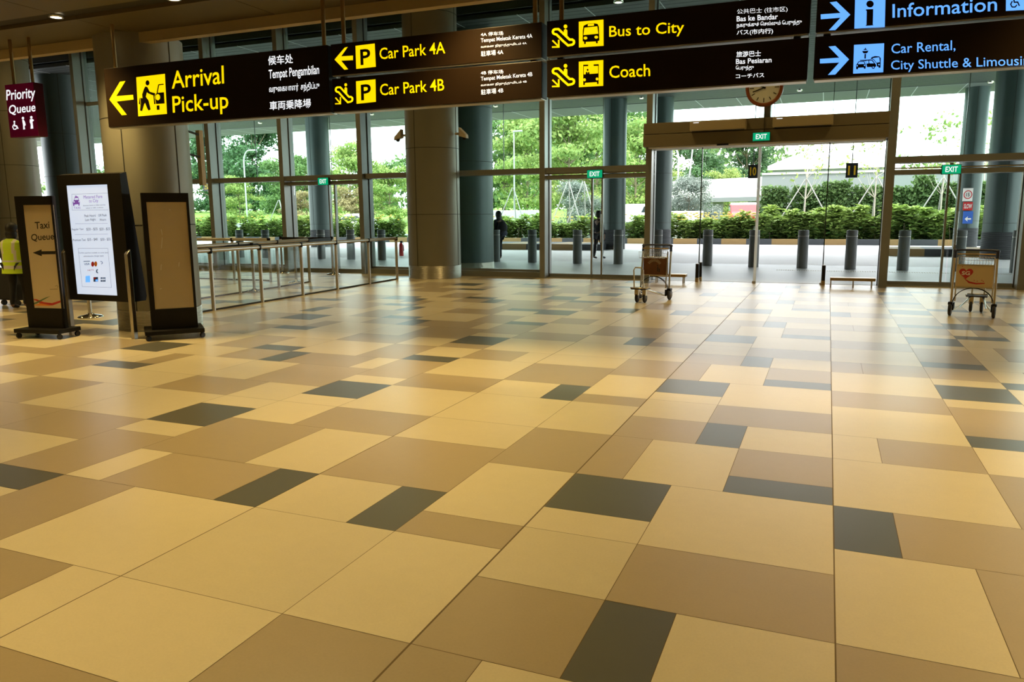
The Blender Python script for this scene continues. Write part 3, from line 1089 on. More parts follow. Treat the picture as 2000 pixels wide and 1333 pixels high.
t = hang_sign('car_rental_sign', 'dark hanging sign in blue for Car Rental and City Shuttle, below Information', XI0, XI1, ZC, ZB, (), (X(1615, 72),))
g = Graphic(sp, 1590, 0, .12)
g.poly([(95, 960), (410, 940), (235, 760), (345, 748), (570, 968), (345, 1215), (225, 1222), (410, 1020), (95, 1035)])
g.mb.build('arrow', ['blue'], t)
g = Graphic(sp, 1590, 0, .12)
plate_icon(g, [(650, 732), (1140, 705), (1125, 1178), (635, 1200)], [
    ('poly', ([(835, 772), (845, 800), (860, 806), (860, 814), (805, 818), (806, 808), (824, 800)],), 1, .003),
    ('poly', ([(780, 835), (885, 828), (870, 860), (845, 872), (815, 872), (795, 862)],), 1, .003), ('poly', ([(820, 880), (845, 880), (842, 955), (818, 957)],), 1, .003),
    ('poly', ([(745, 980), (930, 970), (955, 985), (1010, 1060), (1005, 1090), (862, 1095), (850, 1035), (835, 995), (745, 995)],), 1, .003),
    ('poly', ([(840, 995), (882, 990), (886, 1035), (856, 1040)],), 0, .006), ('poly', ([(895, 990), (935, 988), (975, 1035), (900, 1035)],), 0, .006),
    ('ell', (962, 1098, 26, 26), 1, .006), ('ell', (962, 1098, 12, 12), 0, .008),
    ('poly', ([(918, 958), (942, 930), (990, 915), (1060, 920), (1085, 950), (1080, 1105), (1050, 1108), (1048, 1085), (1022, 1085), (1018, 1040), (965, 975)],), 1, .003),
    ('poly', ([(945, 950), (1060, 935), (1068, 1015), (1015, 1025), (975, 970)],), 0, .006), ('ell', (1055, 1055, 11, 12), 0, .006),
    ('poly', ([(680, 1065), (700, 1040), (722, 1003), (815, 998), (842, 1060), (838, 1120), (812, 1125), (808, 1102), (715, 1108), (712, 1132), (686, 1132)],), 1, .007),
    ('poly', ([(728, 1015), (808, 1011), (820, 1045), (714, 1050)],), 0, .010), ('ell', (700, 1075, 11, 12), 0, .010), ('ell', (822, 1068, 11, 12), 0, .010)])
g.mb.build('pictogram', ['blue', 'signface'], t)
g = Graphic(sp)
g.each = True
g.text('Car Rental,', (1741, 108), (1866, 101), (1741, 86), 0, .004)
g.text('City Shuttle & Limousine', (1740.5, 142), (2026, 132.5), (1740, 118.5), 0, .004)
g.build_lines('lettering', ['blue'], t)

# --- priority queue box
Yq = 7.66
qa, qb = at_y(9.5, 168, Yq), at_y(76, 266, Yq)
t = thing('priority_queue_sign', 'maroon hanging box sign reading Priority Queue at the left edge', 'queue sign', ((qa.x + qb.x) / 2, Yq, qb.z))
zq0, zq1 = (at_y(13.6, 270, Yq).z + at_y(78, 265.5, Yq).z) / 2, (at_y(6, 167.6, Yq).z + at_y(73.5, 158.5, Yq).z) / 2
MB().box((qa.x, Yq, zq0), (qb.x, Yq + .14, zq1)).build('sign_box', ['maroonside'], t, bevel=.004)
MB().box((qa.x + .004, Yq - .004, zq0 + .004), (qb.x - .004, Yq + .001, zq1 - .004)).build('lit_face', ['maroon'], t)
for x in (qa.x + .1, qb.x - .1):
    MB().cyl((x, Yq + .07, zq1 - .01), (x, Yq + .07, HC), .022, n=12).build('hanging_rod', ['bronze'], t)
qp = yplane(Yq - .004)
g = Graphic(qp, 0, 0, .21)
g.each = True
g.text('Priority', (62, 965), (330, 940), (60, 838), 0, .012)
g.text('Queue', (85, 1078), (332, 1052), (84, 980), 0, .012)
g.build_lines('lettering', ['white'], t)
g = Graphic(qp, 0, 0, .21)
g.ell(135, 1133, 8, 10)
g.stroke([(135, 1145), (138, 1172), (155, 1172), (170, 1198)], 11)
g.stroke([(128, 1160), (120, 1182), (130, 1203), (148, 1203), (158, 1188)], 8)
g.mb.build('wheelchair_symbol', ['white'], t)
g = Graphic(qp, 0, 0, .21)
g.ell(215, 1100, 11, 13)
g.poly([(208, 1118), (224, 1116), (236, 1140), (241, 1165), (230, 1175), (236, 1203), (218, 1206), (216, 1165)])
g.mb.build('expectant_symbol', ['white'], t)
g = Graphic(qp, 0, 0, .21)
g.ell(293, 1092, 11, 13)
g.poly([(280, 1110), (302, 1106), (315, 1125), (303, 1132), (306, 1150), (312, 1196), (286, 1199), (288, 1160), (278, 1135)])
g.ell(309, 1120, 7, 8)
g.mb.build('elderly_symbol', ['white'], t)


# ------------------------------------------------------------------ the taxi stand boards
def framed_plane(o, ux, uz, nrm):
    """pixel -> point on an upright plane through o with axes ux (along) and z; lift goes along nrm"""
    n = Vector(nrm)

    def f(x, y, lift=0):
        d = Vector(ray(x, y))
        c = Vector((0, 0, CAM_Z))
        tt = (Vector(o) - c).dot(n) / d.dot(n)
        return c + d * tt + n * (.003 + lift)
    return f


def stand_board(name, label, pl, pr, ptop, poster_px, depth, base_px):
    z0 = .13
    A, B = at_z(*pl, z0), at_z(*pr, z0)
    ux = (B - A).normalized()
    nrm = Vector((ux.y, -ux.x, 0))
    w = (B - A).length
    pln = framed_plane(A, ux, None, nrm)
    ztop = pln(*ptop).z
    o = (A + B) / 2 - nrm * depth / 2
    o.z = 0
    t = thing(name, label, 'standing board', o)
    t['_o'] = tuple(o)
    R = Matrix((ux, -nrm, Vector((0, 0, 1)))).transposed()

    def bx(mb, lo, hi, mi=0):
        b = MB().box(lo, hi)
        mb.add([A * 1 + R @ Vector(v) - Vector((0, 0, z0)) for v in b.v], b.f, mi)
        return mb
    Pp = [pln(*q) for q in poster_px]
    xs = sorted((p - A).dot(ux) for p in Pp)
    zs = sorted(p.z for p in Pp)
    x0, x1, z0p, z1p = (xs[0] + xs[1]) / 2, (xs[2] + xs[3]) / 2, (zs[0] + zs[1]) / 2, (zs[2] + zs[3]) / 2
    m = MB()
    bx(m, (0, .02, z0), (w, depth, ztop))
    bx(m, (0, 0, z0), (x0, .02, ztop))
    bx(m, (x1, 0, z0), (w, .02, ztop))
    bx(m, (x0, 0, z1p), (x1, .02, ztop))
    bx(m, (x0, 0, z0), (x1, .02, z0p))
    m.build('cabinet', ['blackg'], t)
    bx(MB(), (x0, .012, z0p), (x1, .019, z1p)).build('poster', ['poster'], t)
    bx(MB(), (x0, .003, z0p), (x1, .006, z1p)).build('cover_sheet', ['acrylic'], t)
    bx(MB(), (-.09, -.16, .075), (w + .07, depth + .14, z0)).build('base', ['black'], t, bevel=.008)
    for cx_ in (-.05, w + .04):
        for cy_ in (-.12, depth + .10):
            c = A + R @ Vector((cx_, cy_, 0)) - Vector((0, 0, z0))
            MB().cyl(c + Vector((-.014, 0, .035)), c + Vector((.014, 0, .035)), .035, n=14).box(c + Vector((-.02, -.012, .05)), c + Vector((.02, .012, .08))).build('caster', ['rubber'], t)
    return t, pln


t, pln = stand_board('taxi_queue_board', 'dark standing board with Taxi Queue poster, leftmost of three boards', (56, 640), (124, 642), (78, 383),
                     [(50, 401), (109, 400), (117, 603), (60, 602)], .09, None)
pl2 = lambda x, y, lift=0: pln(x, y, lift - .0145)
g = Graphic(pl2, 2, 300, .2851)
g.each = True
g.text('Taxi', (229, 519), (328, 513), (225, 470), 0, .012)
g.text('Queue', (203, 607), (360, 598), (200, 553), 0, .012)
g.build_lines('lettering', ['ink'], t)
g = Graphic(pl2, 2, 300, .2851)
g.poly([(212, 681), (273, 658), (273, 671), (368, 669), (369, 690), (274, 692), (275, 705)])
g.mb.build('arrow', ['ink'], t)
g = Graphic(pl2, 2, 300, .2851)
g.poly([(205, 998), (240, 1000), (290, 1020), (345, 1026), (402, 1008), (402, 1022), (350, 1042), (290, 1045), (215, 1043), (262, 1030), (240, 1012)], 0)
g.poly([(206, 1030), (250, 1012), (300, 988), (335, 978), (290, 1003), (240, 1030), (208, 1042)], 2, .0005)
g.poly([(215, 1043), (262, 1028), (330, 1040), (330, 1046)], 1, .0005)
g.mb.build('ribbon_print', ['heart', 'orange', 'greenprint'], t)
g = Graphic(pl2, 2, 300, .2851)
g.stroke([(330, 932), (384, 930)], 7)
g.stroke([(366, 912), (378, 904), (386, 912), (380, 922)], 5)
g.mb.build('logo_print', ['tan'], t)

t, pln = stand_board('blank_board', 'dark standing board with a blank tan poster, right of the taxi fare screen', (297, 645), (387, 639), (323, 377),
                     [(286, 395), (365, 395), (378, 601), (303, 605)], .30, None)
pl2 = lambda x, y, lift=0: pln(x, y, lift - .012)
g = Graphic(pl2, 0, 300, .2851)
for a, b in (((1105, 520), (1112, 560)), ((1112, 575), (1106, 650)), ((1228, 745), (1225, 775)), ((1105, 760), (1103, 800)), ((1095, 930), (1108, 926)), ((1160, 385), (1168, 388))):
    g = Graphic(pl2, 0, 300, .2851)
    g.stroke([a, b], 4)
    g.mb.build('scratch', ['paper_white'], t)

# --- taxi fare screen kiosk
YK = 7.47
k0, k1 = at_y(133, 585, YK), at_y(258, 591, YK)
ktop = (at_y(112, 341, YK).z + at_y(232, 334, YK).z) / 2
kx0, kx1 = (k0.x + at_y(112, 341, YK).x) / 2, (k1.x + at_y(232, 334, YK).x) / 2
kz0 = (k0.z + k1.z) / 2
t = thing('taxi_fare_kiosk', 'tall black kiosk with a lit Metered Fare screen on steel legs', 'information kiosk', ((kx0 + kx1) / 2, YK, 0))
kp = yplane(YK)
sq = [kp(131, 363), kp(211, 360), kp(227, 577), kp(149, 575)]
sx0, sx1 = (sq[0].x + sq[3].x) / 2, (sq[1].x + sq[2].x) / 2
sz0, sz1 = (sq[2].z + sq[3].z) / 2, (sq[0].z + sq[1].z) / 2
m = MB()
prof = [(YK + .02, kz0), (YK + .02, ktop - .02), (YK + .10, ktop), (YK + .26, kz0 + .06), (YK + .24, kz0)]
m.prism([(kx0, y, z) for y, z in prof], (kx1 - kx0, 0, 0))
for lo, hi in (((kx0, kz0), (sx0, ktop - .02)), ((sx1, kz0), (kx1, ktop - .02)), ((sx0, sz1), (sx1, ktop - .02)), ((sx0, kz0), (sx1, sz0))):
    m.box((lo[0], YK, lo[1]), (hi[0], YK + .02, hi[1]))
m.build('cabinet', ['blackg'], t)
MB().box((sx0, YK + .006, sz0), (sx1, YK + .018, sz1)).build('screen', ['screen'], t)
for x in (kx0 + .02, kx1 - .02):
    side = -1 if x < -9 else 1
    m = MB().prism([(x, YK - .03, 0), (x, YK + .03, 0), (x, YK + .03, kz0 + .70), (x, YK - .03, kz0 + .64)], (side * .055, 0, 0))
    m.build('leg', ['steel'], t, bevel=.004)
ks = lambda x, y, lift=0: yplane(YK + .006)(x, y, lift - .001)
g = Graphic(ks, 115, 330, .195)
g.each = True
g.text('Metered Fare', (250, 300), (436, 292), (248, 268), 0, .0)
g.text('to City', (305, 348), (396, 343), (303, 306), 0, .0)
g.text('TAXI', (152, 402), (217, 400), (150, 382), 0, .0)
g.poly([(140, 335), (150, 318), (158, 288), (165, 280), (178, 276), (195, 280), (203, 315), (211, 330), (209, 352), (208, 368), (198, 370), (197, 354), (156, 358), (156, 372), (145, 372)])
g.poly([(162, 272), (176, 268), (178, 276), (163, 278)])
g.build_lines('heading_lettering', ['purple'], t)
g.mb.build('taxi_symbol', ['purple'], t)
g = Graphic(ks, 115, 330, .195)
g.poly([(160, 294), (193, 290), (198, 310), (157, 313)], 0, .001)
g.ell(154, 332, 6, 8, 0, .001)
g.ell(203, 329, 5, 8, 0, .001)
g.mb.build('taxi_windscreen', ['screen'], t)
g = Graphic(ks, 115, 330, .195)
g.each = True
for s_, bl, br, tl in (('Estimate based on 20km journey', (245, 378), (468, 368), (244, 364)), ('subject to traffic conditions', (272, 402), (446, 396), (271, 388)),
                       ('Peak Hours/', (258, 484), (374, 479), (256, 458)), ('Late Night', (267, 530), (372, 524), (265, 500)), ('Off Peak', (396, 478), (482, 474), (394, 455)),
                       ('Hours', (413, 522), (474, 519), (411, 498)), ('Regular Taxi', (133, 622), (247, 618), (131, 598)), ('$20 - $35', (278, 622), (390, 618), (276, 592)),
                       ('$20 - $25', (410, 621), (514, 617), (408, 591)), ('Premium Taxi', (142, 726), (270, 722), (140, 703)), ('$35 - $40', (288, 726), (390, 722), (286, 696)),
                       ('$30 - $35', (420, 725), (520, 721), (418, 695)), ('Cashless payment available on some taxis,', (200, 852), (497, 850), (199, 836)), ('administrative charges apply', (250, 886), (450, 882), (249, 868))):
    g.text(s_, bl, br, tl, 0, .004)
for a, b in (((130, 255), (492, 243)), ((135, 415), (497, 412)), ((165, 550), (490, 547)), ((160, 658), (492, 655)), ((195, 797), (492, 797)), ((235, 1180), (528, 1190)), ((195, 797), (235, 1180)), ((492, 797), (528, 1190)), ((130, 255), (135, 415))):
    g.stroke([a, b], 2)
g.build_lines('fare_table_print', ['greyprint'], t)
g.mb.build('fare_table_rule', ['greyprint'], t)
g = Graphic(ks, 115, 330, .195)
g.text('VISA', (256, 968), (310, 962), (254, 946), 0, .01)
g.stroke([(248, 928), (312, 925)], 6, 0)
g.mb.build('card_logo', ['signblue', 'red', 'orange', 'blue', 'screen'], t)
g = Graphic(ks, 115, 330, .195)
g.ell(340, 955, 15, 26, 1)
g.ell(370, 953, 15, 26, 2)
g.mb.build('card_logo', ['signblue', 'red', 'orange', 'blue', 'screen'], t)
g = Graphic(ks, 115, 330, .195)
g.text('NETS', (290, 1024), (350, 1020), (290, 1010), 1, .0)
g.mb.build('card_logo', ['signblue', 'red', 'orange', 'blue', 'screen'], t)
g = Graphic(ks, 115, 330, .195)
g.ell(388, 1026, 14, 20, 0)
g.ell(396, 1025, 10, 15, 4, .001)
g.mb.build('card_logo', ['signblue', 'red', 'orange', 'blue', 'screen'], t)
g = Graphic(ks, 115, 330, .195)
g.poly([(268, 1075), (312, 1070), (315, 1136), (268, 1137)], 3)
g.mb.build('card_logo', ['signblue', 'red', 'orange', 'blue', 'screen'], t)
g = Graphic(ks, 115, 330, .195)
g.poly([(347, 1086), (393, 1084), (394, 1130), (349, 1132)], 0)
g.poly([(350, 1090), (370, 1088), (372, 1104), (352, 1106)], 1, .001)
g.poly([(368, 1110), (392, 1108), (392, 1128), (370, 1128)], 3, .001)
g.mb.build('card_logo', ['signblue', 'red', 'orange', 'blue', 'screen'], t)
g = Graphic(ks, 115, 330, .195)
for x in (420, 437, 454):
    g.poly([(x, 1088), (x + 13, 1087), (x + 14, 1131), (x, 1132)], 0)
g.stroke([(422, 1109), (466, 1108)], 12, 4, .001)
g.mb.build('card_logo', ['signblue', 'red', 'orange', 'blue', 'screen'], t)
g = Graphic(ks, 115, 330, .195)
g.stroke([(415, 928), (432, 930), (438, 945), (425, 955)], 5, 0)
g.mb.build('card_logo', ['signblue', 'red', 'orange', 'blue', 'screen'], t)


# ------------------------------------------------------------------ queue railings and belt posts
def railing(label, pts, ends=None, zt=1.04):
    o = Vector((pts[0][0], pts[0][1], 0))
    t = thing('queue_railing', label, 'queue railing', o, 'steel queue railings')
    P = [Vector((x, y, 0)) for x, y in pts]
    for p in P:
        m = MB().cyl(p, p + Vector((0, 0, zt - .03)), .034, n=16)
        m.build('post', ['tube'], t)
        MB().cyl(p + Vector((0, 0, zt - .055)), p + Vector((0, 0, zt + .036)), .043, n=16).build('post_collar', ['black'], t)
    L = [Vector((*e, 0)) for e in (ends or [])]
    chain = ([L[0]] if L else []) + P
    for a, b in zip(chain[:-1], chain[1:]):
        d = (b - a).normalized()
        MB().cyl(a + Vector((0, 0, zt)), b + Vector((0, 0, zt)), .036, n=16).build('rail', ['tube'], t)
        n_ = Vector((-d.y, d.x, 0))
        a1, b1 = a + d * .05, b - d * .05
        MB().prism([a1 + n_ * -.005 + Vector((0, 0, .03)), b1 + n_ * -.005 + Vector((0, 0, .03)), b1 + n_ * -.005 + Vector((0, 0, zt - .06)), a1 + n_ * -.005 + Vector((0, 0, zt - .06))], n_ * .01).build('glass_panel', ['rail_glass'], t)
        MB().prism([a1 + n_ * -.012, b1 + n_ * -.012, b1 + n_ * -.012 + Vector((0, 0, .03)), a1 + n_ * -.012 + Vector((0, 0, .03))], n_ * .024).build('bottom_channel', ['seam'], t)
    return t


railing('nearest glass queue railing with six posts running to the middle column', [(-9.76, 10.29), (-9.81, 11.6), (-9.86, 12.9), (-9.92, 14.2), (-9.98, 15.6), (-10.04, 16.98)], [(-9.72, 9.25)])
railing('second glass queue railing, behind the nearest one', [(-11.46, 12.88), (-11.55, 14.25), (-11.7, 15.6)], [(-11.3, 9.8)])
railing('far queue railing parallel to the glass front', [(-14.04, 15.6), (-12.9, 15.62)], [(-18.2, 15.55)])


def stanchion(x, y, label, belt=None, zt=1.05):
    p = Vector((x, y, 0))
    t = thing('belt_stanchion', label, 'belt post', p, 'round based belt posts')
    MB().lathe([(.19, 0), (.19, .015), (.16, .03), (.06, .05), (.035, .075)], p, 36).build('base', ['chrome'], t)
    MB().cyl(p + Vector((0, 0, .06)), p + Vector((0, 0, zt - .08)), .032, n=18).build('post', ['steel'], t)
    MB().cyl(p + Vector((0, 0, zt - .08)), p + Vector((0, 0, zt)), .038, n=18).build('belt_cassette', ['black'], t)
    if belt:
        for q in belt:
            q = Vector((*q, 0))
            d = (q - p).normalized()
            a, b = p + d * .04, q - d * .04
            n_ = Vector((-d.y, d.x, 0)) * .002
            MB().prism([a - n_ + Vector((0, 0, zt - .10)), b - n_ + Vector((0, 0, zt - .10)), b - n_ + Vector((0, 0, zt - .022)), a - n_ + Vector((0, 0, zt - .022))], n_ * 2).build('belt', ['black'], t)
    return t


stanchion(-11.40, 13.25, 'belt post between the two nearer railings, closest to the camera', [(-11.45, 9.9), (-11.95, 15.4)])
stanchion(-11.95, 15.4, 'belt post at the far end of the second railing', [(-12.62, 17.9)])
stanchion(-14.4, 17.95, 'belt post close to the glass door, left of a pair', [(-12.62, 17.9)])
stanchion(-12.62, 17.9, 'belt post close to the glass door, right of a pair')
stanchion(-11.07, 8.93, 'belt post standing behind the taxi fare screen')


# ------------------------------------------------------------------ portal guards and floor posts
def guard(name, label, xa, xb, y, legs):
    t = thing(name, label, 'door guard rail', ((xa + xb) / 2, y, 0), 'low guard rails at the portal')
    MB().box((xa, y - .12, .15), (xb, y + .12, .215)).build('rail', ['bronze'], t, bevel=.012)
    for x in legs:
        MB().box((x - .012, y - .1, 0), (x + .012, y - .08, .15)).box((x - .012, y + .08, 0), (x + .012, y + .1, .15)).build('leg', ['steel'], t)


gl0, gl1 = at_z(1290, 545).x, at_z(1350, 549).x
guard('guard_rail', 'low bronze guard rail on the floor at the left side of the portal', -3.75, gl1, 17.95, (-3.6, gl1 - .06))
gr0, gr1 = at_z(1620, 557).x, at_z(1718, 557).x
guard('guard_rail', 'low bronze guard rail on the floor at the right side of the portal', gr0, 1.05, 17.95, (gr0 + .02, .62, .98))
for (px, py, top, lab) in ((1361, 551, 516, 'short black floor post left of the portal opening, nearer one of a pair'), (1367, 549, 513, 'short black floor post left of the portal opening, farther one of a pair'),
                           (1607, 557, 519, 'short black floor post right of the portal opening')):
    p = at_z(px, py)
    h = at_y(px, top, p.y).z
    t = thing('floor_post', lab, 'floor post', p, 'short posts at the portal')
    MB().cyl(p + Vector((0, 0, .09)), p + Vector((0, 0, h)), .042, n=20).build('post', ['black'], t)
    MB().cyl(p, p + Vector((0, 0, .10)), .045, n=20).build('brass_foot', ['bronze'], t)
    MB().cyl(p + Vector((0, 0, h)), p + Vector((0, 0, h + .012)), .042, n=20).build('cap', ['steel'], t)


# ------------------------------------------------------------------ luggage trolleys
def trolley(label, loc, rz, advert):
    """rear axle at y = 0, nose towards +y; the advert board faces -y (rear) or +y"""
    t = thing('luggage_trolley', label, 'luggage trolley', loc, 'airport luggage trolleys', rz)
    for s in (-1, 1):
        x = .285 * s
        MB().tube([(x, .02, .17), (x * .99, -.01, .55), (x * .97, -.06, .93)], .0165, 12).build('rear_post', ['gold'], t)
        MB().tube([(x * .86, .10, .22), (x * .86, .05, .6), (x * .86, .02, .9)], .011, 10).build('inner_post', ['gold'], t)
        m = MB().tube([(x * .97, -.055, .90), (x * .97, -.065, 1.0)], .024, 12).ball((x * .97, -.066, 1.005), .030)
        m.build('handle_corner', ['navy'], t)
        w = MB().lathe([(.02, -.02), (.085, -.022), (.1, -.012), (.1, .012), (.085, .022), (.02, .02)], (x * 1.02, .0, .10), 28, axis='x')
        wo = w.build('rear_wheel', ['rubber'], t)
        MB().lathe([(.0, -.024), (.05, -.026), (.05, .026), (.0, .024)], (x * 1.02, .0, .10), 20, axis='x').build('hub', ['hub'], wo)
        MB().box((x * 1.02 - .032, -.05, .17), (x * 1.02 + .032, .06, .215)).box((x * .9 - .012, .02, .08), (x * .9 + .012, .14, .2)).build('wheel_guard', ['black'], t, bevel=.008)
        MB().tube([(x * .9, .03, .09), (x * .80, .16, .10), (x * .48, .42, .17), (x * .32, .74, .26)], .0125, 10).build('side_rail', ['gold'], t)
        MB().tube([(x * .62, .10, .12), (x * .42, .46, .20), (x * .22, .74, .27)], .009, 8).build('deck_rod', ['chrome'], t)
    MB().tube([(-.28, -.066, 1.012), (-.2, -.075, 1.02), (.2, -.075, 1.02), (.28, -.066, 1.012)], .017, 12).build('handle_bar', ['navy'], t)
    MB().tube([(-.255, .012, .955), (.255, .012, .955)], .010, 8).build('brake_bar', ['bronze'], t)
    m = MB()
    for k in range(13):
        x = -.235 + .47 * k / 12
        m.tube([(x, .02, .92), (x, .05, .79), (x, .22, .785), (x, .25, .90)], .0028, 5)
    for y, z in ((.02, .92), (.035, .86), (.05, .79), (.13, .787), (.22, .785), (.25, .90)):
        m.tube([(-.24, y, z), (.24, y, z)], .0034, 6)
    m.build('wire_basket', ['chrome'], t)
    bd = MB().box((-.245, -.012, .46), (.245, .008, .785))
    bo = bd.build('advert_board', ['adtan' if advert == 'heart' else 'adbrown'], t, bevel=.006)
    MB().tube([(-.25, 0, .455), (.25, 0, .455)], .010, 8).tube([(-.25, 0, .79), (.25, 0, .79)], .010, 8).build('board_frame', ['gold'], t)
    yb = -.0135 if advert == 'heart' else .0095
    if advert == 'heart':
        hp = []
        for k in range(40):
            a = 2 * math.pi * k / 40
            hp.append((-.115 + .0058 * 16 * math.sin(a) ** 3, yb, .665 + .0058 * (13 * math.cos(a) - 5 * math.cos(2 * a) - 2 * math.cos(3 * a) - math.cos(4 * a))))
        m = MB()
        m.poly(hp[::-1])
        m.add([(-.125, yb, .58), (-.06, yb, .54), (.03, yb, .522), (.14, yb, .528), (.14, yb, .512), (.03, yb, .500), (-.07, yb, .515), (-.15, yb, .60)], [(0, 7, 6, 1), (1, 6, 5, 2), (2, 5, 4, 3)])
        for x, z in ((.0, .56), (.04, .548), (.1, .565), (.12, .55), (-.17, .765)):
            m.box((x - .006, yb - .0005, z - .006), (x + .006, yb, z + .006))
        m.build('heart_print', ['heart'], bo)
        m = MB()
        put_text(m, 'SG', (-.172, yb - .001, .635), (-.062, yb - .001, .635), (-.172, yb - .001, .695), 0, .03)
        m.build('heart_lettering', ['paper_white'], bo)
    else:
        m = MB()
        for k in range(11):
            a = math.radians(35 + 11 * k)
            c = Vector((.02, yb, .60))
            d = Vector((math.cos(a), 0, math.sin(a)))
            n_ = Vector((d.z, 0, -d.x)) * .006
            p, q = c + d * .11, c + d * .16
            m.poly([p - n_, p + n_, q + n_, q - n_])
        m.build('sunray_print', ['tan'], bo)
        m = MB()
        m.box((-.06, yb, .52), (-.04, yb + .001, .61)).box((-.09, yb, .51), (-.07, yb + .001, .58)).box((-.055, yb, .62), (-.035, yb + .001, .65))
        m.build('figure_print', ['ink'], bo)
    m = MB()
    for y0 in ((.03), (.075)):
        m.tube([(.27 * math.cos(math.pi * k / 16), y0 + .02 * math.sin(math.pi * k / 16), .19 + .245 * math.sin(math.pi * k / 16)) for k in range(17)], .006, 6)
    m.build('brake_cable', ['black'], t)
    MB().box((-.15, .60, .245), (.15, .82, .27)).build('nose_deck', ['navy'], t, bevel=.01)
    MB().tube([(-.15, .6, .275), (-.15, .82, .275), (.15, .82, .275), (.15, .6, .275)], .010, 8).build('nose_frame', ['gold'], t)
    MB().tube([(-.085, .80, .26), (-.09, .82, .60), (-.06, .825, .645), (.06, .825, .645), (.09, .82, .60), (.085, .80, .26)], .0125, 10).build('front_stop', ['gold'], t)
    for s in (-1, 1):
        x = .075 * s
        MB().box((x - .035, .66, .13), (x + .035, .73, .25)).build('caster_fork', ['gold'], t, bevel=.006)
        wo = MB().lathe([(.02, -.018), (.07, -.02), (.085, -.01), (.085, .01), (.07, .02), (.02, .018)], (x, .68, .085), 24, axis='x').build('front_caster', ['rubber'], t)
        MB().lathe([(.0, -.021), (.035, -.022), (.035, .022), (.0, .021)], (x, .68, .085), 16, axis='x').build('hub', ['hub'], wo)
    return t


trolley('luggage trolley with brown advert board and navy nose in front of the portal', (-2.93, 14.45, 0), math.radians(170), 'brown')
trolley('luggage trolley with red heart SG board near the right door', (2.15, 13.45, 0), math.radians(-14), 'heart')


# ------------------------------------------------------------------ people
def skin_mesh(joints, edges, rad, sub=2):
    me = bpy.data.meshes.new('skin_tmp')
    ks = list(joints)
    me.from_pydata([joints[k] for k in ks], [(ks.index(a), ks.index(b)) for a, b in edges], [])
    o = bpy.data.objects.new('skin_tmp', me)
    COL.objects.link(o)
    o.modifiers.new('s', 'SKIN').use_smooth_shade = True
    sm = o.modifiers.new('u', 'SUBSURF')
    sm.levels = sm.render_levels = sub
    for k, v in zip(ks, me.skin_vertices[0].data):
        r = rad[k]
        v.radius = r if isinstance(r, tuple) else (r, r)
        v.use_root = (k == ks[0])
    dg = bpy.context.evaluated_depsgraph_get()
    dg.update()
    ev = bpy.data.meshes.new_from_object(o.evaluated_get(dg))
    vs = [v.co.copy() for v in ev.vertices]
    fs = [tuple(p.vertices) for p in ev.polygons]
    bpy.data.objects.remove(o)
    bpy.data.meshes.remove(me)
    bpy.data.meshes.remove(ev)
    return vs, fs


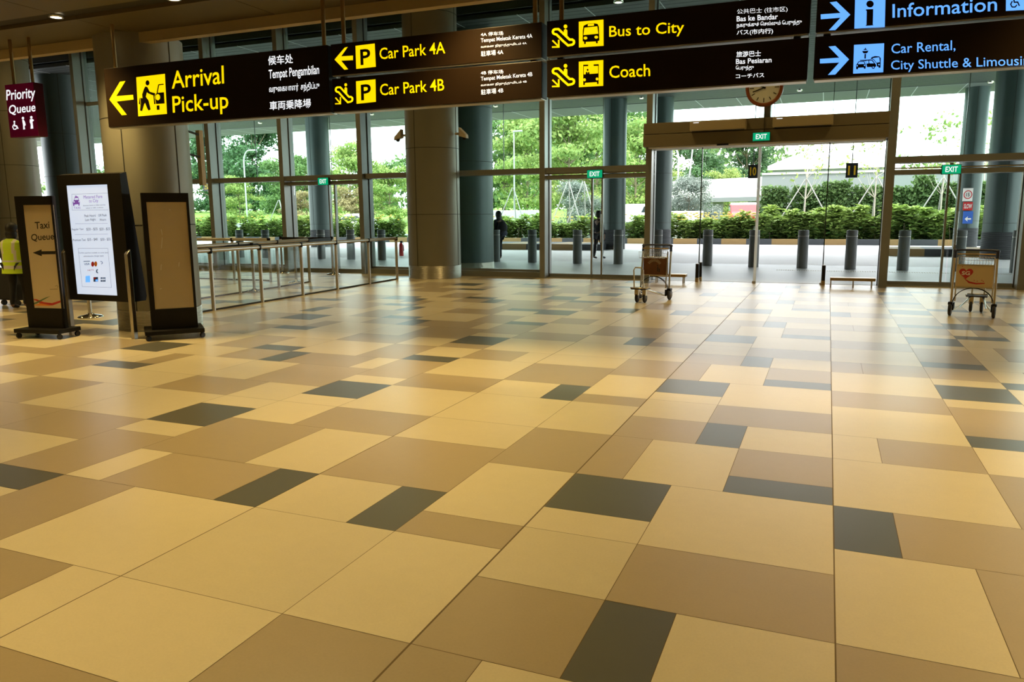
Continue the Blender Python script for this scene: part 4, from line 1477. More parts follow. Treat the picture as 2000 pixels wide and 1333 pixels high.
def person(label, loc, rz, h, top='shirt', legs='darkcloth', vest=False, stride=.06, arm=(.03, -.02), hair_long=False, wide=1.0):
    t = thing('person', label, 'person', loc, None, rz)
    J = dict(pelvis=(0, 0, .525), spine=(0, .0, .62), chest=(0, -.005, .735), neck=(0, -.008, .825), throat=(0, .002, .865), skull=(0, .012, .905))
    E = [('pelvis', 'spine'), ('spine', 'chest'), ('chest', 'neck'), ('neck', 'throat'), ('throat', 'skull')]
    Rd = dict(pelvis=(.088, .065), spine=(.08, .058), chest=(.092, .062), neck=.034, throat=.032, skull=.045)
    for s, n in ((-1, 'l'), (1, 'r')):
        f = stride * s
        J.update({'sh' + n: (.098 * s, -.005, .805), 'el' + n: (.128 * s * wide, -.02 + arm[0] * s, .645), 'wr' + n: (.135 * s * wide, .045 + arm[1] * s, .505), 'pa' + n: (.134 * s * wide, .062 + arm[1] * s, .462),
                  'hi' + n: (.05 * s, .0, .50), 'kn' + n: (.055 * s, .02 + f, .275), 'an' + n: (.056 * s, -.012 + f * 1.3, .045), 'to' + n: (.062 * s, .085 + f * 1.3, .022)})
        E += [('chest', 'sh' + n), ('sh' + n, 'el' + n), ('el' + n, 'wr' + n), ('wr' + n, 'pa' + n), ('pelvis', 'hi' + n), ('hi' + n, 'kn' + n), ('kn' + n, 'an' + n), ('an' + n, 'to' + n)]
        Rd.update({'sh' + n: .036, 'el' + n: .025, 'wr' + n: .017, 'pa' + n: (.022, .013), 'hi' + n: .052, 'kn' + n: .033, 'an' + n: .022, 'to' + n: (.024, .015)})
        for q in range(4):
            a = f'f{q}{n}'
            b = f'g{q}{n}'
            w = (.134 * s * wide, .062 + arm[1] * s, .462)
            L = (.040, .046, .043, .033)[q]
            J[a] = (w[0] - .004 * s, w[1] + (q - 1.5) * .0085, w[2] - .022)
            J[b] = (w[0] - .014 * s, w[1] + (q - 1.5) * .0095, w[2] - .022 - L)
            E += [('pa' + n, a), (a, b)]
            Rd[a], Rd[b] = .0058, .0045
        J['th' + n] = (w[0] - .012 * s, w[1] + .03, w[2] - .012)
        E += [('wr' + n, 'th' + n)]
        Rd['th' + n] = .006
    J = {k: tuple(c * h for c in v) for k, v in J.items()}
    Rd = {k: (tuple(c * h for c in v) if isinstance(v, tuple) else v * h) for k, v in Rd.items()}
    vs, fs = skin_mesh(J, E, Rd)
    m = MB().add(vs, fs, 0, True)
    hc = Vector((0, .014 * h, .932 * h))
    m.ball(hc, .066 * h, 0, 20, (.86, 1.0, 1.12))
    m.ball(hc + Vector((0, .068 * h, -.01 * h)), .011 * h, 0, 8, (.8, 1, 1.4))
    for s in (-1, 1):
        m.ball(hc + Vector((s * .058 * h, -.002 * h, -.006 * h)), .014 * h, 0, 8, (.5, .9, 1.3))
        m.ball(hc + Vector((s * .022 * h, .058 * h, .006 * h)), .007 * h, 1, 8)
    m.ball(hc + Vector((0, .060 * h, -.036 * h)), .016 * h, 1, 8, (1.1, .3, .25))
    m.build('body', ['skin', 'ink'], t)

    def garment(name, keys, fac, mm, extra=None):
        jj = {k: J[k] for k in keys}
        if extra:
            jj.update(extra[0])
        ee = [e for e in E if e[0] in jj and e[1] in jj] + (extra[1] if extra else [])
        rr = {k: (tuple(c * fac for c in Rd[k]) if isinstance(Rd.get(k), tuple) else Rd.get(k, 0) * fac) for k in jj if k in Rd}
        if extra:
            rr.update(extra[2])
        v, f = skin_mesh(jj, ee, rr)
        return MB().add(v, f, 0, True).build(name, [mm], t)

    garment('top', ['pelvis', 'spine', 'chest', 'neck', 'shl', 'shr', 'ell', 'elr', 'wrl', 'wrr'], 1.13, top)
    garment('trousers', ['pelvis', 'hil', 'hir', 'knl', 'knr', 'anl', 'anr'], 1.2, legs)
    garment('shoe', ['anl', 'tol'], 1.2, 'black')
    garment('shoe', ['anr', 'tor'], 1.2, 'black')
    m = MB()
    m.ball(hc + Vector((0, -.012 * h, .010 * h)), .072 * h, 0, 20, (.90, 1.0, 1.14))
    if hair_long:
        m.ball(hc + Vector((0, -.028 * h, -.055 * h)), .068 * h, 0, 16, (.98, .8, 1.05))
    m.build('hair', ['hair'], t)
    if vest:
        rings = [(.425, .150, .108), (.50, .142, .104), (.58, .128, .096), (.66, .128, .094), (.735, .138, .096), (.785, .140, .086), (.812, .112, .07), (.832, .052, .048)]
        fine = []
        for (za, xa_, ya_), (zb2, xb_, yb_) in zip(rings[:-1], rings[1:]):
            for q in range(4):
                f_ = q / 4
                fine.append((za + (zb2 - za) * f_, xa_ + (xb_ - xa_) * f_, ya_ + (yb_ - ya_) * f_))
        fine.append(rings[-1])
        m = MB()
        n = 40
        m.add([(rx * h * math.copysign(abs(math.cos(2 * math.pi * k / n)) ** .75, math.cos(2 * math.pi * k / n)), -.006 * h + ry * h * math.copysign(abs(math.sin(2 * math.pi * k / n)) ** .85, math.sin(2 * math.pi * k / n)), z * h) for z, rx, ry in fine for k in range(n)],
              [(i * n + k, i * n + (k + 1) % n, (i + 1) * n + (k + 1) % n, (i + 1) * n + k) for i in range(len(fine) - 1) for k in range(n)], 0, True)
        for i, fc in enumerate(m.f):
            c = sum((Vector(m.v[k]) for k in fc), Vector()) / len(fc)
            if .555 * h < c.z < .59 * h or .475 * h < c.z < .51 * h or (c.z > .59 * h and .062 * h < abs(c.x) < .096 * h):
                m.m[i] = 1
        m.build('safety_vest', ['hivis', 'reflect'], t)
    return t


person('person in a yellow high visibility vest seen from behind at the left edge', (-13.34, 9.36, 0), math.radians(12), 1.51, vest=True, stride=.03, arm=(.0, -.02), hair_long=True, wide=1.28)
pb = at_z(18, 598)
bx_, by_ = -14.05, 9.62
t = thing('wheeled_bag', 'large black wheeled bag beside the worker in the yellow vest', 'wheeled bag', (bx_, by_, 0))
MB().prism([(bx_ - .30, by_, .10), (bx_ + .28, by_, .10), (bx_ + .30, by_, .40), (bx_ + .18, by_, .60), (bx_ - .05, by_, .70), (bx_ - .30, by_, .70)], (0, .34, 0)).build('bag_body', ['darkcloth'], t, bevel=.04)
for dx in (-.2, .18):
    for dy in (.08, .28):
        MB().cyl((bx_ + dx - .02, by_ + dy, .05), (bx_ + dx + .02, by_ + dy, .05), .05, n=16).build('wheel', ['rubber'], t)
MB().tube([(bx_ - .2, by_ + .3, .70), (bx_ - .2, by_ + .33, .95), (bx_ + .05, by_ + .33, .95), (bx_ + .05, by_ + .3, .64)], .012, 8).build('pull_handle', ['black'], t)

p = at_y(974, 440, 25.8)
t = person('person in black with a backpack standing outside behind a bollard', (p.x, 25.8, 0), math.radians(60), 1.72, top='darkcloth', stride=.02, hair_long=True)
b = MB().ball((0, -.22, 1.12), .2, 0, 16, (1.0, .75, 1.35)).build('backpack', ['darkcloth'], t)
MB().ball((0, -.33, .95), .12, 0, 12, (1.2, .6, .8)).build('front_pocket', ['shirt'], b)
p = at_y(1169, 440, 27.0)
person('person in dark clothes outside, seen through the door left of the portal', (p.x, 27.0, 0), math.radians(-30), 1.70, top='darkcloth', stride=.05)

# red extinguisher outside the glass
p = at_z(784, 500)
t = thing('fire_extinguisher', 'red fire extinguisher outside the glass beside the middle column', 'fire extinguisher', p)
MB().lathe([(.0, 0), (.085, 0), (.09, .02), (.09, .42), (.06, .5), (.03, .53), (.0, .53)], p, 20).build('cylinder', ['red'], t)
MB().box(p + Vector((-.03, -.03, .52)), p + Vector((.06, .03, .60))).build('valve', ['black'], t)
MB().tube([p + Vector((.03, 0, .56)), p + Vector((.11, 0, .52)), p + Vector((.12, 0, .2))], .012, 8).build('hose', ['black'], t)


# ------------------------------------------------------------------ outside: plaza, road, kerb, canopy
def plain(name, mats, lo, hi, label, cat, kind='structure', **k):
    return tag(MB().box(lo, hi).build(name, mats, **k), label, cat, kind=kind)


plain('pavement', ['plaza'], (-60, 18.78, -.2), (30, 25.4, -.004), 'pale granite pavement outside the glass front', 'pavement')
m = MB()
x = -60.0
while x < 30:
    for k in range(3):
        for q in range(2):
            pass
    x += 1.0
tact = MB()
for i in range(150):
    for j in range(3):
        c = Vector((-1.2 + i * .06, 22.9 + j * .09, -.004))
        tact.cyl(c, c + Vector((0, 0, .006)), .018, .014, 8)
tag(tact.build('trim_30', ['steel']), 'strip of raised metal tactile studs on the pavement', 'tactile strip', kind='structure')
plain('road', ['road'], (-60, 25.4, -.2), (40, 41.5, -.01), 'wide pale driveway outside', 'road')
m = MB()
k = 0
x = -60.0
while x < 40:
    m.box((x, 41.5, -.02), (x + 1.25, 41.85, .28), k % 2)
    x += 1.25
    k += 1
tag(m.build('kerb', ['stripe', 'kerbdark']), 'raised kerb painted in brown and black blocks', 'kerb', kind='structure')
m = MB()
for x0 in (-16.5, 2.2):
    q = 0
    x = x0
    while x < x0 + (6.5 if x0 < 0 else 5):
        m.box((x, 33.6, -.02), (x + 1.2, 36.4 if x0 < 0 else 31.6, .26), q % 2)
        x += 1.2
        q += 1
tag(m.build('kerb_island', ['stripe', 'kerbdark']), 'low kerbed islands around the columns across the road', 'kerb', kind='structure')
plain('ground', ['soil'], (-90, 41.85, -.2), (60, 46.0, .05), 'bare soil strip under the hedge', 'planting bed')
m = MB()
n = 24
vs = []
for i in range(n + 1):
    for j in range(13):
        X_, Y_ = -240 + 360 * i / n, 46 + 150 * j / 12
        vs.append((X_, Y_, .05 + max(0, min(1, (-X_ - 10) / 25)) * max(0, min(1, (Y_ - 58) / 30)) * 2.6))
m.add(vs, [(i * 13 + j, (i + 1) * 13 + j, (i + 1) * 13 + j + 1, i * 13 + j + 1) for i in range(n) for j in range(12)], 0, True)
tag(m.build('lawn', ['lawn']), 'sunny sloping lawn beyond the road', 'lawn', kind='structure')

m = MB()
SZ = 6.7
for q in range(58):
    y = 19.2 + q * .30
    m.box((-60, y + .012, SZ - (.05 if q < 18 else 0)), (30, y + .288, SZ + .06), 0)
m.box((-60, 19.0, SZ + .06), (30, 36.6, SZ + .6), 0)
for q in range(9):
    m.box((-60, 19.05 + .06 * (q % 2), SZ + .06 + .28 * q), (30, 19.3, SZ + .34 + .28 * q), 0)
m.box((-60, 36.6, SZ - .02), (30, 39.5, SZ + .4), 1)
for x in np.arange(-58, 30, 1.8):
    m.box((x, 19.2, SZ - .056), (x + .02, 24.6, SZ - .04), 2)
    m.box((x, 36.6, SZ - .024), (x + .03, 39.5, SZ - .018), 2)
tag(m.build('ceiling_outside', ['soffit', 'soffit_edge', 'whitewall']), 'grey green panelled canopy soffit over the driveway', 'canopy soffit', kind='structure')
for k, (px, py, lab) in enumerate(((1253, 191, 'left of the portal clock'), (1562, 176, 'right of the portal clock'), (1935, 160, 'at the far right above the traffic sign column'), (968, 207, 'right of the green outside column'),
                                   (508, 240, 'above the curved lamp post'), (726, 223, 'left of the middle column'), (1208, 2, 'above the bus sign'))):
    p = at_z(px, py, SZ - .03)
    if p.y < 19.3 or p.y > 39:
        p = at_z(px, py, SZ - .06)
    t = thing('soffit_light', 'small lit downlight in the outside canopy, ' + lab, 'ceiling light', p, 'downlights in the outside canopy')
    MB().lathe([(.11, .03), (.12, -.03), (.085, -.04)], p, 20).build('rim', ['steel'], t)
    MB().lathe([(0, -.034), (.086, -.034)], p, 20).build('bulb', ['lampglow'], t)

# bollards along the driveway
BP = [(-21.75, 24.6), (-20.43, 24.55), (-19.1, 24.5), (-17.77, 24.5), (-16.44, 24.5), (-15.1, 24.5), (-13.2, 24.5), (-10.53, 24.5), (-9.18, 24.5), (-7.55, 24.4), (-6.17, 24.4), (-4.9, 24.4),
      (-3.34, 24.4), (-1.94, 24.1), (-.57, 24.0), (.72, 23.9), (2.05, 23.8), (3.38, 23.7), (4.7, 23.6)]
WHERE = ['leftmost in the bay with the curved lamp post', 'second in the bay with the curved lamp post', 'third from the left end', 'behind the second railing', 'behind the far left door frame', 'just left of the middle column',
         'behind the far left sliding door', 'in front of the person with a backpack', 'left of the mullion beside the left portal door', 'left one seen through the left portal door', 'right one seen through the left portal door',
         'behind the brown advert trolley', 'left of the portal glass', 'at the bright edge in the middle of the portal', 'right of the middle of the portal', 'at the right side of the portal', 'left one behind the right sliding door',
         'right one behind the heart trolley', 'at the right edge behind the last mullion']
b0 = MB().lathe([(0, 1.10), (.135, 1.10), (.15, 1.085), (.15, 0)], (0, 0, 0), 32).build('bollard', ['bollard'])
MB().lathe([(.1505, .92), (.152, .92), (.152, .935), (.1505, .935)], (0, 0, 0), 32).build('groove_ring', ['steel'], b0)
for k, ((x, y), w) in enumerate(zip(BP, WHERE)):
    o = b0 if k == 0 else copy_tree(b0)
    o.location = (x, y, 0)
    tag(o, 'round grey stone bollard ' + w, 'bollard', 'stone bollards along the driveway')

# hanging bay numbers
for (x0, x1, y0, y1, s_, Y, lab) in ((1462, 1480, 322, 348, '10', 29.5, 'black hanging plate with yellow number 10'), (1653, 1674.5, 319, 347, '11', 29.5, 'black hanging plate with yellow number 11'),
                                     (396, 411, 358, 373, '5', 27.5, 'black hanging plate with yellow number 5 at the left')):
    A, B = at_y(x0, y0, Y), at_y(x1, y1, Y)
    t = thing('bay_number_sign', lab, 'bay number sign', ((A.x + B.x) / 2, Y, B.z), 'hanging bay numbers')
    MB().box((A.x, Y, B.z), (B.x, Y + .08, A.z)).build('plate', ['plate'], t)
    w, h = B.x - A.x, A.z - B.z
    m = MB()
    put_text(m, s_, (A.x + w * .18, Y - .006, B.z + h * .18), (B.x - w * .18, Y - .006, B.z + h * .18), (A.x + w * .18, Y - .006, A.z - h * .18), 0, .03)
    m.build('numeral', ['yellowpaint'], t)
    MB().cyl(((A.x + B.x) / 2, Y + .04, A.z), ((A.x + B.x) / 2, Y + .04, SZ), .014, n=8).build('hanging_rod', ['slat'], t)

# traffic signs on the column beyond the right door
Yt = 37.45
for (y0, y1, kind_) in ((368, 393, 'limit'), (395, 411, 'slow'), (413, 437, 'arrow')):
    A, B = at_y(1882, y0, Yt), at_y(1899, y1, Yt)
    w, h = B.x - A.x, A.z - B.z
    lab = dict(limit='white plate with a red ringed 15 on the column', slow='red SLOW plate on the column under the speed limit', arrow='blue left arrow plate lowest on the column')[kind_]
    t = thing('traffic_sign', lab, 'traffic sign', ((A.x + B.x) / 2, Yt, B.z))
    MB().box((A.x, Yt, B.z), (B.x, Yt + .06, A.z)).build('plate', [dict(limit='paper_white', slow='red', arrow='signblue')[kind_]], t)
    cx_, cz_ = (A.x + B.x) / 2, (A.z + B.z) / 2
    m = MB()
    if kind_ == 'limit':
        n = 28
        vs = []
        for k in range(n):
            a = 2 * math.pi * k / n
            for r in (.40, .32):
                vs.append((cx_ + w * r * math.cos(a) * 1.1, Yt - .01, cz_ + w * r * math.sin(a) * 1.25))
        m.add(vs, [(2 * k, 2 * k + 1, (2 * k + 3) % (2 * n), (2 * k + 2) % (2 * n)) for k in range(n)], 0)
        put_text(m, '15', (cx_ - w * .17, Yt - .012, cz_ - h * .14), (cx_ + w * .17, Yt - .012, cz_ - h * .14), (cx_ - w * .17, Yt - .012, cz_ + h * .14), 1, .02)
        m.build('speed_limit_print', ['red', 'ink'], t)
    elif kind_ == 'slow':
        put_text(m, 'SLOW', (A.x + w * .08, Yt - .01, B.z + h * .22), (B.x - w * .08, Yt - .01, B.z + h * .22), (A.x + w * .08, Yt - .01, A.z - h * .22), 0, .02)
        m.build('lettering', ['paper_white'], t)
    else:
        z = cz_ - h * .12
        m.box((cx_ - w * .1, Yt - .01, z - h * .06), (cx_ + w * .32, Yt - .008, z + h * .06))
        m.poly([(cx_ - w * .34, Yt - .01, z), (cx_, Yt - .01, z - h * .22), (cx_ - w * .08, Yt - .01, z), (cx_, Yt - .01, z + h * .22)])
        m.build('arrow', ['paper_white'], t)


# ------------------------------------------------------------------ planting
def leaves(mb, tone, c, rad, n, size, rnd, shell=.45, up=.3):
    for _ in range(n):
        d = Vector((rnd.gauss(0, 1), rnd.gauss(0, 1), rnd.gauss(0, 1))).normalized()
        r = (shell + (1 - shell) * rnd.random())
        p = Vector(c) + Vector((d.x * rad[0], d.y * rad[1], d.z * rad[2])) * r
        nn = (d + Vector((rnd.gauss(0, .6), rnd.gauss(0, .6), up + rnd.gauss(0, .6)))).normalized()
        u = nn.orthogonal().normalized()
        u = (Matrix.Rotation(rnd.random() * 6.28, 3, nn) @ u)
        w = nn.cross(u)
        s = size * (.6 + .8 * rnd.random())
        l = s * 1.7
        o = len(mb.v)
        mb.v += [tuple(p - u * l * .5), tuple(p + w * s * .5 + nn * s * .12), tuple(p + u * l * .5), tuple(p - w * s * .5 + nn * s * .12)]
        mb.f.append((o, o + 1, o + 2, o + 3))
        mb.m.append(0)
        mb.sm.append(False)
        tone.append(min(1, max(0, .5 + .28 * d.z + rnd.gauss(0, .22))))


def leafbuild(mb, tone, name, mm, parent=None, origin=None):
    o = mb.build(name, [mm], parent, origin)
    o.data.attributes.new('tone', 'FLOAT', 'FACE').data.foreach_set('value', tone)
    return o


def tree_proto(seed, H, R, mm, bark='bark', nclump=26, per=150, size=.2, trunk=.12, base=.35, flat=.5, spread=1.0):
    rnd = random.Random(seed)
    t = bpy.data.objects.new('tree', None)
    COL.objects.link(t)
    t['_o'] = (0, 0, 0)
    tr = MB()
    top = H * (base + .45)
    path, rad = [], []
    for k in range(7):
        f = k / 6
        path.append((rnd.gauss(0, .05) * H * .1 * f, rnd.gauss(0, .05) * H * .1 * f, top * f))
        rad.append(trunk * (1 - .75 * f))
    tr.tube(path, rad, 9)
    cr, tone = MB(), []
    for k in range(nclump):
        a = rnd.random() * 6.283
        rr = R * math.sqrt(rnd.random()) * spread
        f = rnd.random()
        z = H * (base + (1 - base) * f) - H * .07
        rr *= (1 - .55 * abs(f - .4) / .6)
        c = Vector((rr * math.cos(a), rr * math.sin(a), z))
        s = R * (.30 + .16 * rnd.random())
        q = Vector(path[min(6, max(2, int(6 * min(1, (z - .15 * H) / top))))])
        if q.z > c.z:
            q = Vector(path[2])
        tr.tube([q, (q + c) / 2 + Vector((0, 0, -.03 * H)), c], [trunk * .28, trunk * .18, trunk * .08], 6)
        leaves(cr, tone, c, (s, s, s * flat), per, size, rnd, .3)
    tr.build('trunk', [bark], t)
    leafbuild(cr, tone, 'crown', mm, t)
    return t


PROT = dict(
    mid=tree_proto(1, 10, 4.2, 'leaf_mid', nclump=34, per=255, size=0.192, base=.28, trunk=.2),
    lime=tree_proto(2, 9, 3.6, 'leaf_lime', nclump=34, per=221, size=0.163, base=.30, trunk=.13, flat=.42),
    dark=tree_proto(3, 12, 5.0, 'leaf_dark', nclump=42, per=272, size=0.237, base=.2, trunk=.25, flat=.6),
    sparse=tree_proto(4, 7.5, 2.6, 'leaf_lime', 'palebark', nclump=16, per=12, size=.15, spread=.75, base=.62, trunk=.045, flat=.4),
    rust=tree_proto(5, 5.0, 2.3, 'leaf_rust', nclump=22, per=187, size=0.126, base=.3, trunk=.08),
    grey=tree_proto(6, 5.0, 2.6, 'leaf_grey', nclump=34, per=323, size=0.089, base=.12, trunk=.08, flat=.7),
)
used = set()


def tree(kind_, px, Y, sc, rz, label, zsc=None, z0=.04, group='trees beyond the driveway'):
    p = PROT[kind_]
    o = p if kind_ not in used else copy_tree(p)
    used.add(kind_)
    x = at_y(px, 440, Y).x
    o.location = (x, Y, z0)
    o.rotation_euler = (0, 0, rz)
    o.scale = (sc, sc, zsc or sc)
    tag(o, label, 'tree', group)


tree('dark', 500, 80, 1.05, .3, 'big dark green tree behind the curved lamp post', z0=1.5)
tree('dark', 420, 86, 1.12, 1.3, 'big dark tree at the left, left of the curved lamp post', z0=1.5)
tree('mid', 556, 67, 0.73, 2.0, 'mid green tree right of the curved lamp post', z0=.6)
tree('lime', 470, 60, 0.6, 4.1, 'small bright tree left of the curved lamp post', z0=.3)
tree('lime', 687, 61, 0.934, .9, 'bright green tree right of the far left outside column', z0=.3)
tree('mid', 600, 75, 0.81, 3.3, 'green tree left of the far left outside column', z0=.8)
tree('lime', 762, 69, 0.749, 2.6, 'lime green tree just left of the middle column', z0=.3)
tree('mid', 738, 86, 0.85, 5.0, 'hazy green tree left of the middle column, farther one', z0=.3)
tree('rust', 590, 54, 0.75, .2, 'rusty leaved shrub tree behind the far left door')
tree('rust', 690, 53, 0.8, 1.9, 'rusty leaved shrub tree above the white car')
tree('mid', 985, 78, 1.41, 1.0, 'tall green tree right of the green outside column')
tree('lime', 1030, 67, 1.21, 3.9, 'yellow green tree left of the mullion beside the left portal door')
tree('lime', 1110, 58, 1.19, 2.2, 'yellow green staked tree behind the left portal door')
tree('lime', 1165, 91, 1.5, 5.2, 'yellow green tree left of the dark column across the road')
tree('mid', 1130, 106, 1.73, 4.4, 'tall green tree behind the yellow green staked tree')
tree('lime', 1240, 74, 1.22, .5, 'yellow green tree between the dark column and the portal')
tree('mid', 1240, 132, 2.0, 2.9, 'tall green tree behind the portal left jamb')
tree('grey', 1130, 53.5, 0.8, .1, 'dense grey green bush behind the left portal door')
tree('grey', 1345, 53.5, 0.82, 1.1, 'dense grey green bush seen at the left of the portal')
tree('dark', 1362, 118, 1.2, 2.0, 'dark tree behind the white lamp post in the portal')
tree('dark', 1455, 141, 1.4, 3.0, 'dark hazy tree left of the portal centre edge')
tree('lime', 1412, 77, 0.659, 4.9, 'golden green tree above the white ramp')
tree('mid', 1548, 124, 1.05, 5.5, 'hazy green tree behind the white roof, left one')
tree('mid', 1650, 135, 1.08, 1.5, 'hazy green tree behind the white roof, right one')
tree('sparse', 1570, 45.5, 0.85, .4, 'thin staked sapling in the middle of the portal')
tree('sparse', 1706, 45.5, 0.85, 2.7, 'thin staked sapling beside the portal right jamb')
tree('sparse', 1835, 45.5, 0.9, 1.2, 'thin staked sapling beyond the right sliding door')
tree('sparse', 1915, 50.5, 1.0, 4.0, 'thin sapling between the two right outside columns')
tree('mid', 1840, 105, 0.7, 3.6, 'low hazy tree far behind the right sliding door')
tree('mid', 1925, 88, 0.75, .8, 'hazy tree between the two right outside columns')

# stakes around the young trees
for k, (px, Y, hh, sp_, lab) in enumerate(((1570, 45.5, 3.4, 1.9, 'around the sapling in the middle of the portal'), (1706, 45.5, 3.4, 1.9, 'around the sapling at the portal right jamb'),
                                      (1835, 45.5, 3.3, 1.8, 'around the sapling beyond the right door'), (1110, 46.3, 3.6, 1.3, 'behind the left portal door, left ones'), (1140, 46.3, 3.6, 1.3, 'behind the left portal door, right ones'),
                                      (1003, 45.9, 3.3, 1.3, 'right of the green outside column'), (548, 46.3, 2.8, 1.2, 'left of the far left door'))):
    x = at_y(px, 440, Y).x
    t = thing('tree_stake', 'pale support stakes ' + lab, 'tree stakes', (x, Y, 0))
    for s in (-1, 1):
        MB().cyl((x + s * sp_, Y - .6, .05), (x + s * .04, Y - .05, hh), .032, n=10).build('pole', ['stake'], t)
    MB().cyl((x - .1, Y + .9, .05), (x, Y + .05, hh), .032, n=10).build('pole', ['stake'], t)


# hedge in three stretches, with flowers
def hedge(label, xa, xb, y, hgt, dep, n, seed, mm='leaf_hedge', flowers=0, size=.17):
    rnd = random.Random(seed)
    mb, tone = MB(), []
    count = int((xb - xa) * 3.4)
    for q in range(count):
        x0 = xa + (xb - xa) * (q + rnd.random()) / count
        y0 = y + dep * (rnd.random() - .5) * .8
        ph = hgt * (.62 + .42 * rnd.random())
        for _ in range(int(n / count)):
            a = rnd.random() * 6.283
            up_ = .25 + .75 * rnd.random()
            z = .08 + ph * (.04 + .96 * rnd.random() ** .85)
            d = Vector((math.cos(a), math.sin(a), .25 + .9 * up_ * rnd.random())).normalized()
            p0 = Vector((x0 + rnd.gauss(0, .10), y0 + rnd.gauss(0, .10), z))
            L = size * (1.6 + 1.5 * rnd.random())
            w_ = d.cross(Vector((0, 0, 1))).normalized() * size * (.26 + .2 * rnd.random())
            p1, p2 = p0 + d * L * .5, p0 + d * L + Vector((0, 0, -.3 * L))
            k = len(mb.v)
            mb.v += [tuple(p0), tuple(p1 + w_), tuple(p2), tuple(p1 - w_)]
            mb.f.append((k, k + 1, k + 2, k + 3))
            mb.m.append(0)
            mb.sm.append(False)
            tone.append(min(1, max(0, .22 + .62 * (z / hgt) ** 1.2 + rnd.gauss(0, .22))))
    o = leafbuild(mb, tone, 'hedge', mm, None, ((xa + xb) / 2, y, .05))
    tag(o, label, 'hedge')
    st = MB()
    for _ in range(int((xb - xa) * 3)):
        x = xa + (xb - xa) * rnd.random()
        yy = y + dep * .6 * (rnd.random() - .5)
        st.cyl((x, yy, .02), (x + rnd.gauss(0, .15), yy, hgt * .6), .022, .012, 6)
    st.build('stems', ['bark'], o, kind='stuff')
    if flowers:
        fl = MB()
        for _ in range(flowers):
            c = (xa + (xb - xa) * rnd.random(), y - dep * .4 + dep * .6 * rnd.random(), hgt * (.85 + .25 * rnd.random()))
            fl.ball(c, .03 + .03 * rnd.random(), 0, 8, (1.5, 1, .7))
        fl.build('flowers', ['petal'], o)
    return o


hx = lambda px: at_y(px, 440, 43).x
hedge('leafy hedge along the kerb at the left with yellow flowers', hx(380), hx(790), 43.0, 1.55, 1.7, 13000, 1, flowers=120)
hedge('leafy hedge along the kerb left of the portal', hx(955), hx(1280), 43.0, 1.45, 1.7, 9500, 2, flowers=40)
hedge('leafy hedge with yellow flowers in the left half of the portal', hx(1300), hx(1474), 43.0, 1.5, 1.7, 5200, 3, flowers=110)
hedge('lush bright hedge in front of the green fence at the right', hx(1488), hx(2080), 43.0, 1.75, 1.9, 19000, 4, flowers=0, size=.2)

# slatted fence with climbers
fx0, fx1 = at_y(1484, 440, 48).x, at_y(2090, 440, 48).x
fz = at_y(1600, 372, 48).z
m = MB()
z = .1
while z < fz - .1:
    m.box((fx0, 48, z), (fx1, 48.05, z + .13))
    z += .21
fo = m.build('slat_fence', ['slat'], origin=((fx0 + fx1) / 2, 48, 0))
tag(fo, 'dark slatted fence behind the hedge at the right', 'fence')
x = fx0
while x < fx1:
    MB().box((x, 48.05, 0), (x + .1, 48.15, fz)).build('post', ['slat'], fo)
    x += 2.6
rnd = random.Random(11)
for k, (pa, pb, hh, lab) in enumerate(((1486, 1535, 1.0, 'leftmost on the slatted fence'), (1545, 1600, 1.0, 'behind the middle sapling'), (1602, 1660, 1.08, 'between the two portal saplings'), (1662, 1722, .98, 'behind the portal right jamb'),
                                  (1735, 1778, .95, 'left part of the right sliding door'), (1780, 1818, 1.15, 'tallest, beyond the right sliding door'), (1820, 1870, 1.0, 'left of the traffic sign column'), (1900, 1945, 1.0, 'between the two right columns'), (1975, 2060, 1.0, 'at the right picture edge'))):
    xa, xb = at_y(pa, 440, 47.6).x, at_y(pb, 440, 47.6).x
    mb, tone = MB(), []
    for _ in range(2600):
        z = .2 + fz * hh * rnd.random()
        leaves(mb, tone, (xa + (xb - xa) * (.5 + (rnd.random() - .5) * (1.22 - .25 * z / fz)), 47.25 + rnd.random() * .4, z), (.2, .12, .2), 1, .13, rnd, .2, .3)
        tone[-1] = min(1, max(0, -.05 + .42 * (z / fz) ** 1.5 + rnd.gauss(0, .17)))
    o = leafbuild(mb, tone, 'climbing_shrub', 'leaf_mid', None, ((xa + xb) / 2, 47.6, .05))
    tag(o, 'green climbing shrub on the slatted fence, ' + lab, 'shrub', 'climbing shrubs on the fence')
    m = MB()
    for q in range(4):
        xx = xa + (xb - xa) * (.2 + .2 * q)
        m.tube([(xx, 47.5, .03), (xx + .1, 47.55, fz * .5), (xx - .05, 47.6, fz * .9)], [.03, .02, .01], 6)
    m.build('stem', ['bark'], o)

# elevated road wall, white ramp, white roof
a, b = at_y(1484, 440, 60).x, at_y(2120, 440, 60).x
zt_, zb_ = at_y(1600, 336, 60).z, at_y(1600, 374, 60).z
m = MB().box((a, 60, zb_), (b, 62, zt_))
o = m.build('elevated_road', ['concrete'], origin=((a + b) / 2, 60, 0))
tag(o, 'long pale blue grey concrete parapet of a raised road at the right', 'raised road')
for x in np.linspace(a + 1, b - 1, 6):
    MB().box((x - .5, 60.4, 0), (x + .5, 61.6, zb_)).build('pier', ['concrete'], o)
MB().box((a, 59.9, zt_ - .12), (b, 60, zt_ + .02)).build('coping', ['whitewall'], o)
a, b = at_y(1300, 440, 66).x, at_y(1500, 440, 66).x
z0, z1 = at_y(1380, 388, 66).z, at_y(1380, 353, 66).z
z2, z3 = at_y(1480, 384, 66).z, at_y(1480, 345, 66).z
m = MB().prism([(a, 66, z0), (b, 66, z2), (b, 66, z3), (a, 66, z1)], (0, 2, 0))
o = m.build('white_ramp', ['whitewall'], origin=((a + b) / 2, 66, 0))
